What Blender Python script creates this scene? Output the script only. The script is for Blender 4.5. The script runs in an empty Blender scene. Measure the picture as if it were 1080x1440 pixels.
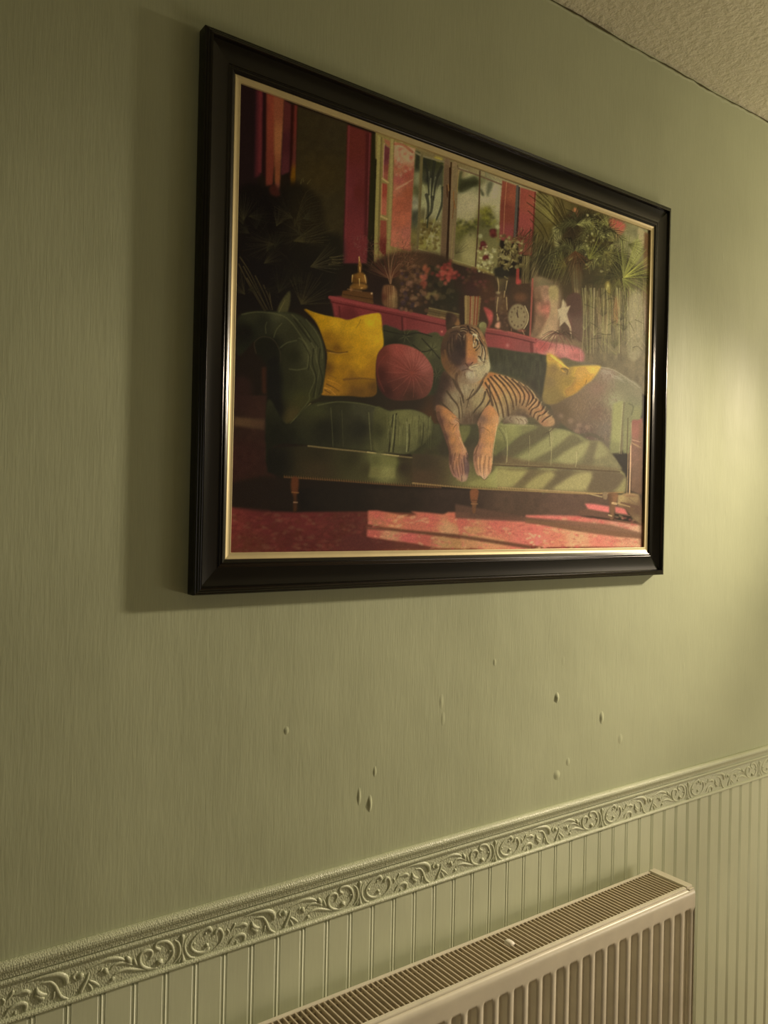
import bpy, math
import numpy as np
from mathutils import Matrix, Vector
PI = math.pi
sc = bpy.context.scene
C = sc.collection
# ---------------------------------------------------------------- camera
# x runs along the papered wall, y into it (its face is y = 0), z up; metres
FPX, YAW, PITCH, ROLL = 1135.6, .62496, .00092, .02158
CAM = Vector((0, -1, 1.45))
Fv_ = Vector((math.sin(YAW)*math.cos(PITCH), math.cos(YAW)*math.cos(PITCH), math.sin(PITCH)))
R0_ = Vector((math.cos(YAW), -math.sin(YAW), 0)); U0_ = R0_.cross(Fv_)
RX = math.cos(ROLL)*R0_+math.sin(ROLL)*U0_; UY = -math.sin(ROLL)*R0_+math.cos(ROLL)*U0_
cd = bpy.data.cameras.new('camera'); cam = bpy.data.objects.new('camera', cd); C.objects.link(cam)
cam.matrix_world = Matrix(((RX.x, UY.x, -Fv_.x, CAM.x), (RX.y, UY.y, -Fv_.y, CAM.y), (RX.z, UY.z, -Fv_.z, CAM.z), (0, 0, 0, 1)))
cd.sensor_fit = 'VERTICAL'; cd.sensor_height = 36; cd.sensor_width = 27; cd.lens = FPX/1440*36; cd.clip_start = .01
sc.camera = cam
# ---------------------------------------------------------------- light
w = bpy.data.worlds.new('world'); sc.world = w; w.use_nodes = True
w.node_tree.nodes['Background'].inputs[0].default_value = (.9, .8, .6, 1)
w.node_tree.nodes['Background'].inputs[1].default_value = .0
def lamp(name, kind, loc, power, col, **kw):
    l = bpy.data.lights.new(name, kind); l.energy = power; l.color = col
    for k, v in kw.items(): setattr(l, k, v)
    o = bpy.data.objects.new(name, l); o.location = loc; C.objects.link(o); return o
LAMP = (2.68, -.61, 1.97)        # shaded wall lamp down the passage: a broad pool, plus an added spot brightening the near end
WARM = (1, .83, .61)
def spot(name, loc, aim, power, deg, r):
    o = lamp(name, 'SPOT', loc, power, WARM, shadow_soft_size=r, spot_size=math.radians(deg), spot_blend=1)
    o.rotation_euler = (Vector(aim)-Vector(loc)).to_track_quat('-Z', 'Y').to_euler(); return o
lamp('wall_lamp_pool', 'POINT', LAMP, 28, WARM, shadow_soft_size=.055)
spot('near_end_spot', LAMP, (.15, 0, .92), 168, 50, .055)  # spot added at the lamp's place to lift the left of the wall
lamp('low_fill', 'POINT', (2.3, -1.0, .78), 18, (1, .84, .64), shadow_soft_size=.20)  # unseen low fill, added to brighten the lower wall and boards
lamp('low_fill_rear', 'POINT', (2.2, -1.5, .74), 8, (1, .84, .64), shadow_soft_size=.25)  # another unseen fill light, added only for overall brightness
d = lamp('rail_glint_light', 'AREA', (-1.22, -2.35, 1.36), 2.0, (1, .86, .74), shape='RECTANGLE', size=.24, size_y=.9)  # unseen strip light added so the frame's left rail catches highlights
d.rotation_euler = Vector((1.6, 2.35, 0)).to_track_quat('-Z', 'Y').to_euler()
sc.view_settings.view_transform = 'Standard'; sc.view_settings.look = 'None'
sc.view_settings.exposure = 0; sc.view_settings.gamma = 1; sc.view_settings.use_curve_mapping = False
# ---------------------------------------------------------------- helpers
def mesh(name, verts, faces, mat=None, parent=None, smooth=False):
    me = bpy.data.meshes.new(name); me.from_pydata([tuple(map(float, v)) for v in verts], [], [tuple(f) for f in faces])
    if smooth: me.polygons.foreach_set('use_smooth', [True]*len(me.polygons))
    me.update()
    o = bpy.data.objects.new(name, me); C.objects.link(o)
    if mat: me.materials.append(mat)
    if parent: o.parent = parent
    return o
def inst(src, name, parent, loc=(0, 0, 0)):
    o = bpy.data.objects.new(name, src.data); o.location = loc; o.parent = parent; C.objects.link(o); return o
def tag(o, label=None, cat=None, group=None, kind=None):
    for k, v in (('label', label), ('category', cat), ('group', group), ('kind', kind)):
        if v: o[k] = v
    return o
def empty(name, loc=(0, 0, 0)):
    o = bpy.data.objects.new(name, None); o.location = loc; o.empty_display_size = .05; C.objects.link(o); return o
class MB:
    def __init__(s): s.v = []; s.f = []
    def add(s, v, f): n = len(s.v); s.v += [tuple(p) for p in v]; s.f += [tuple(i+n for i in q) for q in f]; return s
    def box(s, x0, x1, y0, y1, z0, z1, c=0):
        if c <= 0:
            v = [(x, y, z) for z in (z0, z1) for y in (y0, y1) for x in (x0, x1)]
            return s.add(v, [(0, 2, 3, 1), (4, 5, 7, 6), (0, 1, 5, 4), (2, 6, 7, 3), (0, 4, 6, 2), (1, 3, 7, 5)])
        # chamfered in plan (vertical edges) and at the top
        P = [(x0+c, y0), (x1-c, y0), (x1, y0+c), (x1, y1-c), (x1-c, y1), (x0+c, y1), (x0, y1-c), (x0, y0+c)]
        cx, cy = (x0+x1)/2, (y0+y1)/2
        ins = [(x+(c if x < cx else -c)*.7, y+(c if y < cy else -c)*.7) for x, y in P]
        v = [(x, y, z0) for x, y in P]+[(x, y, z1-c) for x, y in P]+[(x, y, z1) for x, y in ins]
        f = [tuple(range(7, -1, -1)), tuple(range(16, 24))]
        for k in range(8):
            j = (k+1) % 8; f += [(k, j, j+8, k+8), (k+8, j+8, j+16, k+16)]
        return s.add(v, f)
    def prof(s, pts, x0, x1, close=True):
        """extrude a closed (y, z) outline along x"""
        n = len(pts); v = [(x0, y, z) for y, z in pts]+[(x1, y, z) for y, z in pts]
        f = [(i, (i+1) % n, (i+1) % n+n, i+n) for i in range(n if close else n-1)]
        if close: f += [tuple(range(n-1, -1, -1)), tuple(range(n, 2*n))]
        return s.add(v, f)
    def cyl(s, a, b, r, n=14):
        a, b = Vector(a), Vector(b); d = (b-a).normalized(); u = d.orthogonal().normalized(); w = d.cross(u)
        v = [p+r*(math.cos(t)*u+math.sin(t)*w) for p in (a, b) for t in [k*2*PI/n for k in range(n)]]
        f = [(k, (k+1) % n, (k+1) % n+n, k+n) for k in range(n)]+[tuple(range(n-1, -1, -1)), tuple(range(n, 2*n))]
        return s.add(v, f)
    def make(s, name, mat, parent=None, smooth=False): return mesh(name, s.v, s.f, mat, parent, smooth)
# ---------------------------------------------------------------- materials
class NT:
    def __init__(s, name):
        s.m = bpy.data.materials.new(name); s.m.use_nodes = True; s.t = s.m.node_tree; s.b = s.t.nodes['Principled BSDF']
    def n(s, kind, **kw):
        nd = s.t.nodes.new(kind)
        for k, v in kw.items():
            if k in nd.inputs.keys(): nd.inputs[k].default_value = v
            else: setattr(nd, k, v)
        return nd
    def l(s, a, b): s.t.links.new(a, b)
    def coords(s, scale=(1, 1, 1), warp=0):
        g = s.n('ShaderNodeNewGeometry'); m = s.n('ShaderNodeMapping'); m.inputs['Scale'].default_value = scale
        s.l(g.outputs['Position'], m.inputs['Vector']); return m.outputs[0]
    def noise(s, scale, vec, detail=3, rough=.5):
        nd = s.n('ShaderNodeTexNoise', Scale=scale, Detail=detail, Roughness=rough); s.l(vec, nd.inputs['Vector']); return nd.outputs['Fac']
    def bump(s, h, strength, dist, prev=None):
        b = s.n('ShaderNodeBump', Strength=strength, Distance=dist); s.l(h, b.inputs['Height'])
        if prev: s.l(prev, b.inputs['Normal'])
        return b.outputs[0]
    def ramp(s, fac, stops):
        r = s.n('ShaderNodeValToRGB'); e = r.color_ramp.elements
        while len(e) < len(stops): e.new(.5)
        for k, (p, c) in enumerate(stops): e[k].position = p; e[k].color = tuple(c)+(1,) if len(c) == 3 else c
        s.l(fac, r.inputs[0]); return r.outputs[0]
def sage(name, base, rough=.5, fib=.5, spec=.4, leather=0, dots=False):
    m = NT(name); v = m.coords((1, 1, 1)); f = m.coords((1, 1, .07)); f2 = m.coords((1, 1, .22))
    big = m.noise(3.5, v, 4); b = base
    fine = m.noise(420, f, 2)
    mixv = m.n('ShaderNodeMath', operation='MULTIPLY_ADD'); m.l(fine, mixv.inputs[0]); mixv.inputs[1].default_value = .30; m.l(big, mixv.inputs[2])
    col = m.ramp(mixv.outputs[0], [(.42, [c*.93 for c in b]), (.88, [min(c*1.07, 1) for c in b])])
    m.l(col, m.b.inputs['Base Color'])
    nrm = m.bump(m.noise(2.2, v, 3), .5, .02)
    nrm = m.bump(m.noise(46, f2, 3, .6), .12*fib, .004, nrm)
    nrm = m.bump(m.noise(330, f, 3, .6), .22*fib, .0012, nrm)
    if leather:
        lv = m.coords((1, 1, .55)); vo = m.n('ShaderNodeTexVoronoi', Scale=520); m.l(lv, vo.inputs['Vector'])
        nrm = m.bump(vo.outputs['Distance'], leather, .0011, nrm)
    if dots:
        vo = m.n('ShaderNodeTexVoronoi', Scale=21); m.l(m.coords((1, 1, .38)), vo.inputs['Vector'])
        r = m.ramp(vo.outputs['Distance'], [(.0, (1, 1, 1)), (.10, (0, 0, 0))])
        msk = m.ramp(m.noise(5, v, 2), [(.50, (0, 0, 0)), (.66, (1, 1, 1))])
        mm = m.n('ShaderNodeMath', operation='MULTIPLY'); m.l(r, mm.inputs[0]); m.l(msk, mm.inputs[1])
        nrm = m.bump(mm.outputs[0], .28, .003, nrm)
    m.l(nrm, m.b.inputs['Normal'])
    rr = m.ramp(m.noise(9, m.coords((1, 1, .15)), 3), [(.3, (rough-.07,)*3), (.7, (rough+.09,)*3)]); m.l(rr, m.b.inputs['Roughness'])
    m.b.inputs['Specular IOR Level'].default_value = spec
    return m.m
def plain(name, base, rough=.4, spec=.5, metal=0, bumpscale=0, bumps=.2, bd=.0005, var=.05):
    m = NT(name); v = m.coords(); col = m.ramp(m.noise(30, v, 3), [(.3, [c*(1-var) for c in base]), (.7, [min(1, c*(1+var)) for c in base])])
    m.l(col, m.b.inputs['Base Color']); m.b.inputs['Roughness'].default_value = rough; m.b.inputs['Metallic'].default_value = metal
    m.b.inputs['Specular IOR Level'].default_value = spec
    if bumpscale: m.l(m.bump(m.noise(bumpscale, v, 3), bumps, bd), m.b.inputs['Normal'])
    return m.m
SAGE = (.46, .50, .33)
M_wall = sage('sage_wallpaper', SAGE, .60, 1.0, .16, dots=True)
M_board = sage('sage_panelling', (.58, .62, .44), .45, .35, .4)
M_rail = sage('sage_embossed_border', (.53, .57, .40), .40, .3, .5, leather=.5)
M_orn = sage('sage_relief', (.58, .62, .44), .36, .1, .5, leather=.2)
M_ceil = None
m = NT('textured_ceiling_paint'); v = m.coords(); m.l(m.ramp(m.noise(4, v, 3), [(.3, (.62, .60, .44)), (.7, (.68, .66, .49))]), m.b.inputs['Base Color'])
nb = m.bump(m.noise(60, v, 5, .65), .9, .006); nb = m.bump(m.noise(260, v, 3, .6), .5, .002, nb); m.l(nb, m.b.inputs['Normal']); m.b.inputs['Roughness'].default_value = .8; M_ceil = m.m
M_rad = plain('cream_radiator_enamel', (.70, .66, .53), .34, .5, bumpscale=160, bumps=.08)
M_grille = plain('cream_grille_enamel', (.56, .49, .36), .38, .5)
M_fin = plain('dark_convector_steel', (.16, .12, .085), .6, .3)
M_clip = plain('white_plastic', (.82, .78, .68), .35, .5)
M_gap = plain('dark_gap', (.10, .09, .05), .9, .1)
M_black = plain('black_satin_lacquer', (.0045, .0038, .0032), .20, .50, bumpscale=240, bumps=.04, bd=.0004)
M_gold = plain('pale_gold_leaf', (.66, .56, .31), .40, .6, metal=.35, bumpscale=300, bumps=.12, bd=.0003)
M_back = plain('brown_backing_board', (.18, .12, .07), .8, .2)
M_floor = plain('brown_floorboards', (.26, .17, .10), .45, .4)
M_skirt = plain('cream_gloss_paint', (.66, .62, .48), .35, .5)
M_far = plain('darkened_far_wall', (.14, .12, .08), .7, .2)  # front wall darkened to weaken its bounce and its reflection in the frame
M_brass = plain('aged_chrome', (.6, .58, .52), .25, .5, metal=1)
# ---------------------------------------------------------------- the room
X0, X1, Y0, ZC = -2.0, 4.2, -2.7, 2.369
RT, RB = .927, .8545            # dado border, top and bottom
def struct(name, mb, mat, smooth=False): return tag(mb.make(name, mat, None, smooth), kind='structure')
struct('floor', MB().box(X0-.1, X1+.1, Y0-.1, .12, -.1, 0), M_floor)
struct('ceiling', MB().box(X0-.1, X1+.1, Y0-.1, .12, ZC, ZC+.1), M_ceil)
struct('wall_left', MB().box(X0-.1, X0, Y0-.1, .12, 0, ZC), M_wall)
struct('wall_right', MB().box(X1, X1+.1, Y0-.1, .12, 0, ZC), M_wall)
struct('wall_front', MB().box(X0, X1, Y0-.1, Y0, 0, ZC), M_far)
wall = struct('wall_back', MB().box(X0, X1, 0, .12, 0, ZC), M_wall)
# slightly ragged wallpaper edge and crack where wall meets ceiling
rs = np.random.RandomState(3)
xs = np.arange(X0, X1, .012); vv = []; ff = []
h = .0014+.0030*np.abs(np.convolve(rs.randn(len(xs)+8), np.ones(5)/5, 'same')[:len(xs)])
h = h+.004*np.exp(-((xs-1.20)/.03)**2)
wob = .0022*np.convolve(rs.randn(len(xs)+30), np.ones(12)/12, 'same')[:len(xs)]*2
for i, x in enumerate(xs):
    z = ZC-.0035+wob[i]
    vv += [(x, .0005, z-h[i]/2), (x, -.0011, z-h[i]/2), (x, -.0011, z+h[i]/2), (x, .0005, z+h[i]/2)]
    if i: a = 4*i; ff += [(a-4, a-3, a+1, a), (a-3, a-2, a+2, a+1), (a-2, a-1, a+3, a+2)]
tag(mesh('crack', vv, ff, M_gap, wall), 'thin dark ragged crack under the ceiling', kind='stuff')
vv = []; ff = []
for i, x in enumerate(xs):
    z = ZC-.0035+wob[i]-h[i]/2; hh = .0016+.0012*abs(rs.randn())
    vv += [(x, .0003, z-hh*2.2), (x, -.0014, z-hh), (x, -.0012, z), (x, .0003, z)]
    if i: a = 4*i; ff += [(a-4, a-3, a+1, a), (a-3, a-2, a+2, a+1), (a-2, a-1, a+3, a+2)]
tag(mesh('paper_edge', vv, ff, M_wall, wall, True), kind='stuff')
# bubbles and lumps under the paper
def lump(x, z, rx, rz, hgt, name='paper_bubble'):
    v = []; f = []; n, m_ = 14, 5
    for j in range(m_+1):
        r = j/m_; y = -.55*hgt*(1-r*r)**2
        for k in range(n): t = 2*PI*k/n; v.append((x+rx*r*math.cos(t), y+.0002*(j == m_), z+rz*r*math.sin(t)))
    for j in range(m_):
        for k in range(n): a = j*n+k; b = j*n+(k+1) % n; f.append((a, a+n, b+n, b))
    f = [q[::-1] for q in f]
    return mesh(name, v, f, M_wall, wall, True)
for q in ((1.1166, 1.1217, .007, .011, .0050), (1.2426, 1.0691, .007, .014, .0036), (1.121, .9805, .010, .010, .0030), (.7066, 1.0089, .005, .015, .0040), (.6867, 1.0234, .004, .016, .0022), (.7146, 1.056, .004, .010, .0018),
          (1.15, 1.00, .006, .009, .0016), (1.30, 1.02, .008, .012, .0014), (.56, 1.14, .005, .007, .0018), (.96, 1.20, .004, .008, .0012)):
    lump(*q)
# panelling below the border: boards between double beads
PB0, PP, PW = .2280, .04045, .0104
kmin, kmax = -7, 46
base_z = .10
def board_mb(x0, x1): return MB().prof([(0, 0), (-.0036, 0), (-.0036, RB+.001-base_z), (0, RB+.001-base_z)], x0, x1)
def bead_mb(xc):
    """strip with two rounded grooves and a rib between them"""
    h_ = PW/2; T = .0036
    g_ = [(-1, 0), (-.94, 0), (-.74, .55), (-.52, .95), (-.32, .8), (-.16, .15), (0, -.12), (.16, .15), (.32, .55), (.52, .95), (.74, .8), (.94, .05), (1, 0)]
    pts = [(xc+h_*u, -T+.0015*q) for u, q in g_]
    pts = [(xc-h_, 0)]+pts+[(xc+h_, 0)]
    n = len(pts); L = RB+.001-base_z
    v = [(x, y, 0) for x, y in pts]+[(x, y, L) for x, y in pts]
    return MB().add(v, [(i, i+1, i+1+n, i+n) for i in range(n-1)]+[tuple(range(n-1, -1, -1)), tuple(range(n, 2*n))])
b0 = board_mb(-(PP-PW)/2+.0001, (PP-PW)/2-.0001).make('board', M_board, wall); b0.location = (PB0+PP*(kmin+.5), 0, base_z)
s0 = bead_mb(0).make('grooved_strip', M_board, wall, True); s0.location = (PB0+PP*kmin, 0, base_z)
for k in range(kmin, kmax):
    if k > kmin: inst(b0, 'board', wall, (PB0+PP*(k+.5), 0, base_z)); inst(s0, 'grooved_strip', wall, (PB0+PP*k, 0, base_z))
mb = MB()
for k in list(range(-55, kmin))+list(range(kmax, 99)):
    if PB0+PP*k-.01 < X0 or PB0+PP*(k+1) > X1: continue
    q = board_mb(PB0+PP*k+PW/2+.0001, PB0+PP*(k+1)-PW/2-.0001); mb.add([(x, y, z+base_z) for x, y, z in q.v], q.f)
    q = bead_mb(PB0+PP*k); mb.add([(x, y, z+base_z) for x, y, z in q.v], q.f)
tag(mb.make('boarding', M_board, wall), kind='stuff')
tag(MB().prof([(0, 0), (-.018, 0), (-.018, .085), (-.012, .1), (0, .1)], X0, X1).make('baseboard_back', M_skirt), kind='structure')
# dado border: cap moulding, groove, thin bead, field, bottom bead
pr = [(0, RT), (-.0035, RT), (-.0065, RT-.0015), (-.0085, RT-.004), (-.0088, RT-.007), (-.0078, RT-.010), (-.0062, RT-.013), (-.0052, RT-.0165), (-.0050, RT-.0185),
      (-.0030, RT-.0192), (-.0030, RT-.0205), (-.0046, RT-.0212), (-.0056, RT-.0235), (-.0050, RT-.0258), (-.0032, RT-.0268), (-.0022, RT-.0280), (-.0022, RB+.0062), (-.0040, RB+.0056), (-.0058, RB+.0040), (-.0060, RB+.0022), (-.0045, RB+.0001), (-.0020, RB), (0, RB)]
dado = MB().prof(pr, X0, X1).make('trim_1', M_rail); tag(dado, kind='structure')
def sweep(pts, y0=-.0022, sq=.56):
    """tapering half-round relief stroke; pts = (x, z, radius) in mm"""
    P = spline_([(p[0]/1000, p[1]/1000, p[2]*1.22/1000) for p in pts]); n = 8; v = []; f = []
    m_ = len(P)
    d = np.gradient(P[:, :2], axis=0); L = np.hypot(d[:, 0], d[:, 1])+1e-9; d = d/L[:, None]
    rings = [(P[0, :2]-d[0]*P[0, 2]*.75, P[0, 2]*.45, d[0])]+[(P[i, :2], P[i, 2], d[i]) for i in range(m_)]+[(P[-1, :2]+d[-1]*P[-1, 2]*.75, P[-1, 2]*.45, d[-1])]
    for c, r, t in rings:
        nx, nz = -t[1], t[0]
        for k in range(n+1):
            a = PI*k/n; v.append((c[0]+nx*r*math.cos(a), y0-(r*math.sin(a)*sq*1.35 if 0 < k < n else -.0006), c[1]+nz*r*math.cos(a)))
    for j in range(len(rings)-1):
        for k in range(n): a = j*(n+1)+k; f.append((a, a+1, a+n+2, a+n+1))
    f.append(tuple(range(n, -1, -1))); q = (len(rings)-1)*(n+1); f.append(tuple(range(q, q+n+1)))
    return v, f
def spline_(p, n=3):
    p = np.array(p, float)
    if len(p) < 3: return p
    out = []
    for i in range(len(p)-1):
        a, b, c, e = p[max(i-1, 0)], p[i], p[i+1], p[min(i+2, len(p)-1)]
        for t in np.arange(n)/n: out.append(.5*((2*b)+(c-a)*t+(2*a-5*b+4*c-e)*t*t+(-a+3*b-3*c+e)*t**3))
    out.append(p[-1]); return np.array(out)
MOTIF = [
    [(-1.5,15.7,2.6),(-1.3,8.0,1.7),(-1.5,-1.7,1.0),(-0.9,-9.0,1.5),(-0.2,-15.9,2.6)],
    [(2.4,-18.0,1.3),(0.5,-11.1,0.8)],
    [(-6.2,-15.8,1.6),(-2.5,-10.3,0.8)],
    [(-11.7,13.3,0.8),(-6.9,8.6,1.5),(-4.5,-0.9,1.7),(-6.4,-9.3,1.5),(-12.0,-14.6,0.8)],
    [(-32.1,7.6,1.9),(-37.2,11.4,1.6),(-36.5,16.1,1.6),(-29.7,17.0,1.7),(-21.2,14.0,1.8),(-15.3,6.3,1.8),(-13.8,-2.1,1.7),(-17.5,-9.1,1.4),(-22.6,-12.5,1.0)],
    [(-31.1,-8.4,4.0),(-30.9,-8.1,4.0)],
    [(-18.8,1.3,1.6),(-15.2,1.8,1.2)],
    [(-44.4,-0.2,1.4),(-41.6,4.3,1.6),(-42.9,9.0,1.7),(-49.2,11.3,1.7),(-55.6,9.2,1.8),(-57.5,2.0,1.9),(-54.4,-6.2,1.9),(-46.5,-12.2,1.7),(-35.1,-14.7,0.9)],
    [(-50.6,-12.0,1.2),(-61.9,-8.6,1.6),(-73.0,-4.7,1.6),(-83.0,-4.2,1.4),(-88.9,-6.4,1.0)],
    [(-91.1,-10.9,2.3),(-90.7,-11.4,2.3)],
    [(-73.8,10.1,2.0),(-70.9,6.2,2.6),(-68.8,1.9,1.2)],
    [(-64.4,5.1,1.0),(-63.1,0.7,1.7),(-60.6,-3.7,0.9)],
    [(9.3,14.1,0.8),(3.4,9.5,1.4),(1.4,2.0,1.6),(3.4,-6.5,1.6),(9.4,-14.9,1.4),(16.0,-17.4,0.8)],
    [(38.4,11.6,2.2),(34.9,16.4,2.2),(28.3,15.5,1.6),(20.7,12.3,1.5),(13.8,7.2,1.4),(10.5,1.4,1.5),(12.0,-5.2,1.6),(19.1,-11.4,1.7),(29.1,-14.1,1.8),(35.7,-11.3,1.7)],
    [(32.6,-6.2,2.6),(33.1,-5.9,2.6)],
    [(14.9,1.2,2.0),(14.9,0.9,2.0)],
    [(30.7,9.9,1.7),(31.4,9.0,1.3)],
    [(44.1,6.5,2.0),(47.4,10.8,1.8),(52.4,8.5,1.8),(55.3,1.0,1.7),(52.8,-6.6,1.5),(47.5,-11.6,1.1),(41.3,-15.0,0.7)],
    [(61.5,6.2,1.0),(63.9,2.5,1.3),(62.2,-0.7,0.8)],
    [(72.8,10.8,1.6),(70.2,6.5,1.2),(66.6,2.4,0.7)],
    [(89.9,4.4,2.1),(85.2,7.4,1.9),(79.4,7.0,1.4),(74.3,6.0,0.7)],
    [(86.5,-15.2,1.7),(87.3,-9.4,2.1),(82.1,-5.7,2.0),(74.0,-6.1,1.8),(67.9,-9.5,1.5),(65.2,-13.8,0.9)],
    [(75.4,-15.7,1.5),(75.8,-12.8,0.8)],
    [(98.6,6.4,1.0),(99.7,1.1,2.4),(104.3,-3.2,2.4),(109.8,-4.6,1.0)],
    [(98.3,-1.8,2.2),(105.6,-8.8,2.2),(102.1,-9.8,1.0)],
    [(87.3,16.5,0.6),(97.8,17.8,1.3),(109.6,17.2,2.0),(122.9,14.8,2.6),(131.0,8.5,3.0),(132.2,1.6,2.2)],
    [(104.6,10.2,0.7),(113.4,8.8,1.3),(119.1,2.5,1.7),(122.7,-5.9,1.9),(126.8,-13.1,1.7),(134.2,-18.2,1.2)],
    [(118.6,-4.5,1.5),(117.6,-11.8,1.0)],
    [(-129.7,5.2,3.2),(-129.2,4.3,3.2)],
    [(-134.5,1.0,0.8),(-138.6,7.1,1.5),(-133.8,10.7,1.0)],
    [(-119.8,5.9,0.8),(-122.1,-1.6,1.5),(-125.9,-8.3,1.8),(-129.2,-14.7,1.9)],
    [(-119.1,-4.2,1.0),(-113.5,-8.4,1.6),(-107.8,-13.5,1.2)],
    [(-120.2,-7.8,1.0),(-117.6,-12.2,1.5),(-115.7,-16.1,1.2)],
    [(-100.5,3.3,2.6),(-97.8,-1.6,1.8)],
    [(-106.3,3.3,1.4),(-103.8,5.2,1.2)],
    [(-122.0,10.6,0.6),(-109.6,13.7,1.3),(-97.0,15.2,1.8),(-84.2,12.3,1.8),(-76.4,7.7,1.0)],
    [(-94.1,1.8,0.9),(-86.6,6.2,1.4),(-76.3,4.2,1.4),(-67.1,-1.1,0.8)],
]
FZ, PER, N0 = .8785, .2782, .4130
srcs = []
for st in MOTIF:
    L = sum(math.hypot(a[0]-b[0], a[1]-b[1]) for a, b in zip(st, st[1:]))
    nm = 'berry' if L < 4 else ('leaf_bud' if L < 12 else 'scroll')
    v_, f_ = sweep(st); srcs.append((nm, v_, f_))
firsts = []
for r in range(-1, 6):
    for i, (nm, v_, f_) in enumerate(srcs):
        if r == -1: o = mesh(nm, v_, f_, M_orn, dado, True); o.location = (N0-PER, 0, FZ); firsts.append(o)
        else: inst(firsts[i], nm, dado, (N0+PER*r, 0, FZ))
mb = MB()
for r in list(range(-8, -1))+list(range(6, 14)):
    cx = N0+PER*r
    if cx-.15 < X0 or cx+.15 > X1: continue
    for nm, v_, f_ in srcs: mb.add([(x+cx, y, z+FZ) for x, y, z in v_], f_)
tag(mb.make('scrollwork', M_orn, dado, True), kind='stuff')
# ---------------------------------------------------------------- framed print
FX0, FX1, FZ0, FZ1 = .4087, 1.3986, 1.3385, 2.0706
FB = .0455                       # width of the black moulding
pic = empty('framed_print', ((FX0+FX1)/2, 0, FZ0))
tag(pic, 'large black framed print of a tiger lying on a green velvet sofa', 'picture')
OFF = Vector(pic.location)
# moulding profile: (distance in from the outer edge, distance out from the wall)
PRF = [(0, .001), (0, .0192), (.0005, .0200), (.0024, .0210), (.0027, .0207), (.0031, .0213), (.0056, .0227), (.0059, .0224), (.0063, .0230), (.0086, .0243), (.0095, .0242), (.0102, .0230), (.0106, .0200), (.0112, .0188),
       (.0160, .0174), (.0220, .0161), (.0290, .0150), (.0330, .0145), (.0345, .0143), (.0352, .0147), (.0374, .0153), (.0378, .0151), (.0384, .0154), (.0404, .0159), (.0414, .0157), (.0424, .0149), (.0440, .0142), (FB, .0134), (FB, .001)]
GRF = [(FB-.0002, .004), (FB-.0002, .0134), (FB+.0006, .0138), (FB+.0014, .0136), (FB+.0020, .0133), (FB+.0070, .0131), (FB+.0078, .0133), (FB+.0086, .0130), (FB+.0088, .0122), (FB+.0088, .004)]
def rails(prf, name, mat, smooth=True):
    for side in range(4):
        v = []
        for end in (0, 1):
            for wi, h in prf:
                x = [FX0+wi, FX1-wi]; z = [FZ0+wi, FZ1-wi]
                p = {0: (x[end], -h, z[1]), 1: (x[1], -h, z[1-end]), 2: (x[1-end], -h, z[0]), 3: (x[0], -h, z[end])}[side]
                v.append(Vector(p)-OFF)
        n = len(prf); f = [(i, i+n, (i+1) % n+n, (i+1) % n) for i in range(n)]+[tuple(range(n)), tuple(range(2*n-1, n-1, -1))]
        o = mesh(name, v, f, mat, pic, False)
        if smooth:
            for pl in o.data.polygons: pl.use_smooth = len(pl.vertices) == 4
            try: o.data.set_sharp_from_angle(angle=math.radians(38))
            except Exception: pass
rails(PRF, 'frame_rail', M_black)
rails(GRF, 'gold_slip', M_gold)
mb = MB(); mb.box(FX0+.02-OFF.x, FX1-.02-OFF.x, -.008, -.003, FZ0+.02-OFF.z, FZ1-.02-OFF.z); mb.make('backing_board', M_back, pic)
# ---------------------------------------------------------------- the print
# A small painter.  Colours are the print's colours as they read under the room's lamp; the keystoned
# draft sheet is squared up onto the real print at the end.
KS = 2; SX, SY, SW, SH = 316, 104, 612, 690
ART = np.zeros((SH*KS, SW*KS, 3), np.float32)
prng = np.random.RandomState(7)
class V:
    def __init__(s, x0, y0, k): s.x0, s.y0, s.k = x0, y0, k
    def __call__(s, pts): return [((s.x0 + p[0]/s.k - SX)*KS, (s.y0 + p[1]/s.k - SY)*KS) + tuple(p[2:]) for p in pts]
    def r(s, w): return w/s.k*KS
VA=V(320,100,6); VB=V(320,270,6); VC=V(480,170,6); VD=V(460,320,6); VE=V(620,230,6.75); VF=V(760,270,6.75)
VG=V(620,360,6.75); VH=V(740,440,6); VI=V(320,420,6); VJ=V(320,600,6); VK=V(480,560,6); VL=V(620,430,10.8)
VM=V(600,560,9); VN=V(740,600,6); VT=V(600,430,5.335); P0=V(0,0,1); R1=V(260,20,3); R2=V(580,180,2.842); R3=V(260,420,3); R4=V(580,430,2.842)
def spline(p, closed, n=6):
    p = np.array(p, float); N = len(p)
    if N < 3: return p
    out = []
    for i in range(N if closed else N-1):
        if closed: a, b, c, d = p[i-1], p[i], p[(i+1)%N], p[(i+2)%N]
        else: a, b, c, d = p[max(i-1,0)], p[i], p[i+1], p[min(i+2,N-1)]
        for t in np.arange(n)/n:
            out.append(.5*((2*b) + (c-a)*t + (2*a-5*b+4*c-d)*t*t + (-a+3*b-3*c+d)*t**3))
    if not closed: out.append(p[-1])
    return np.array(out)
def vnoise(h, w, sx, sy, rng=prng):
    gw, gh = max(2, int(w/sx)+3), max(2, int(h/sy)+3)
    g = rng.rand(gh, gw).astype(np.float32)
    x = np.arange(w)/sx; y = np.arange(h)/sy
    xi = np.minimum(x.astype(int), gw-2); yi = np.minimum(y.astype(int), gh-2)
    fx = x-xi; fy = y-yi; fx = fx*fx*(3-2*fx); fy = fy*fy*(3-2*fy)
    a = g[yi][:, xi]*(1-fx)+g[yi][:, xi+1]*fx; b = g[yi+1][:, xi]*(1-fx)+g[yi+1][:, xi+1]*fx
    return (a*(1-fy[:, None])+b*fy[:, None])*2-1
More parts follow.
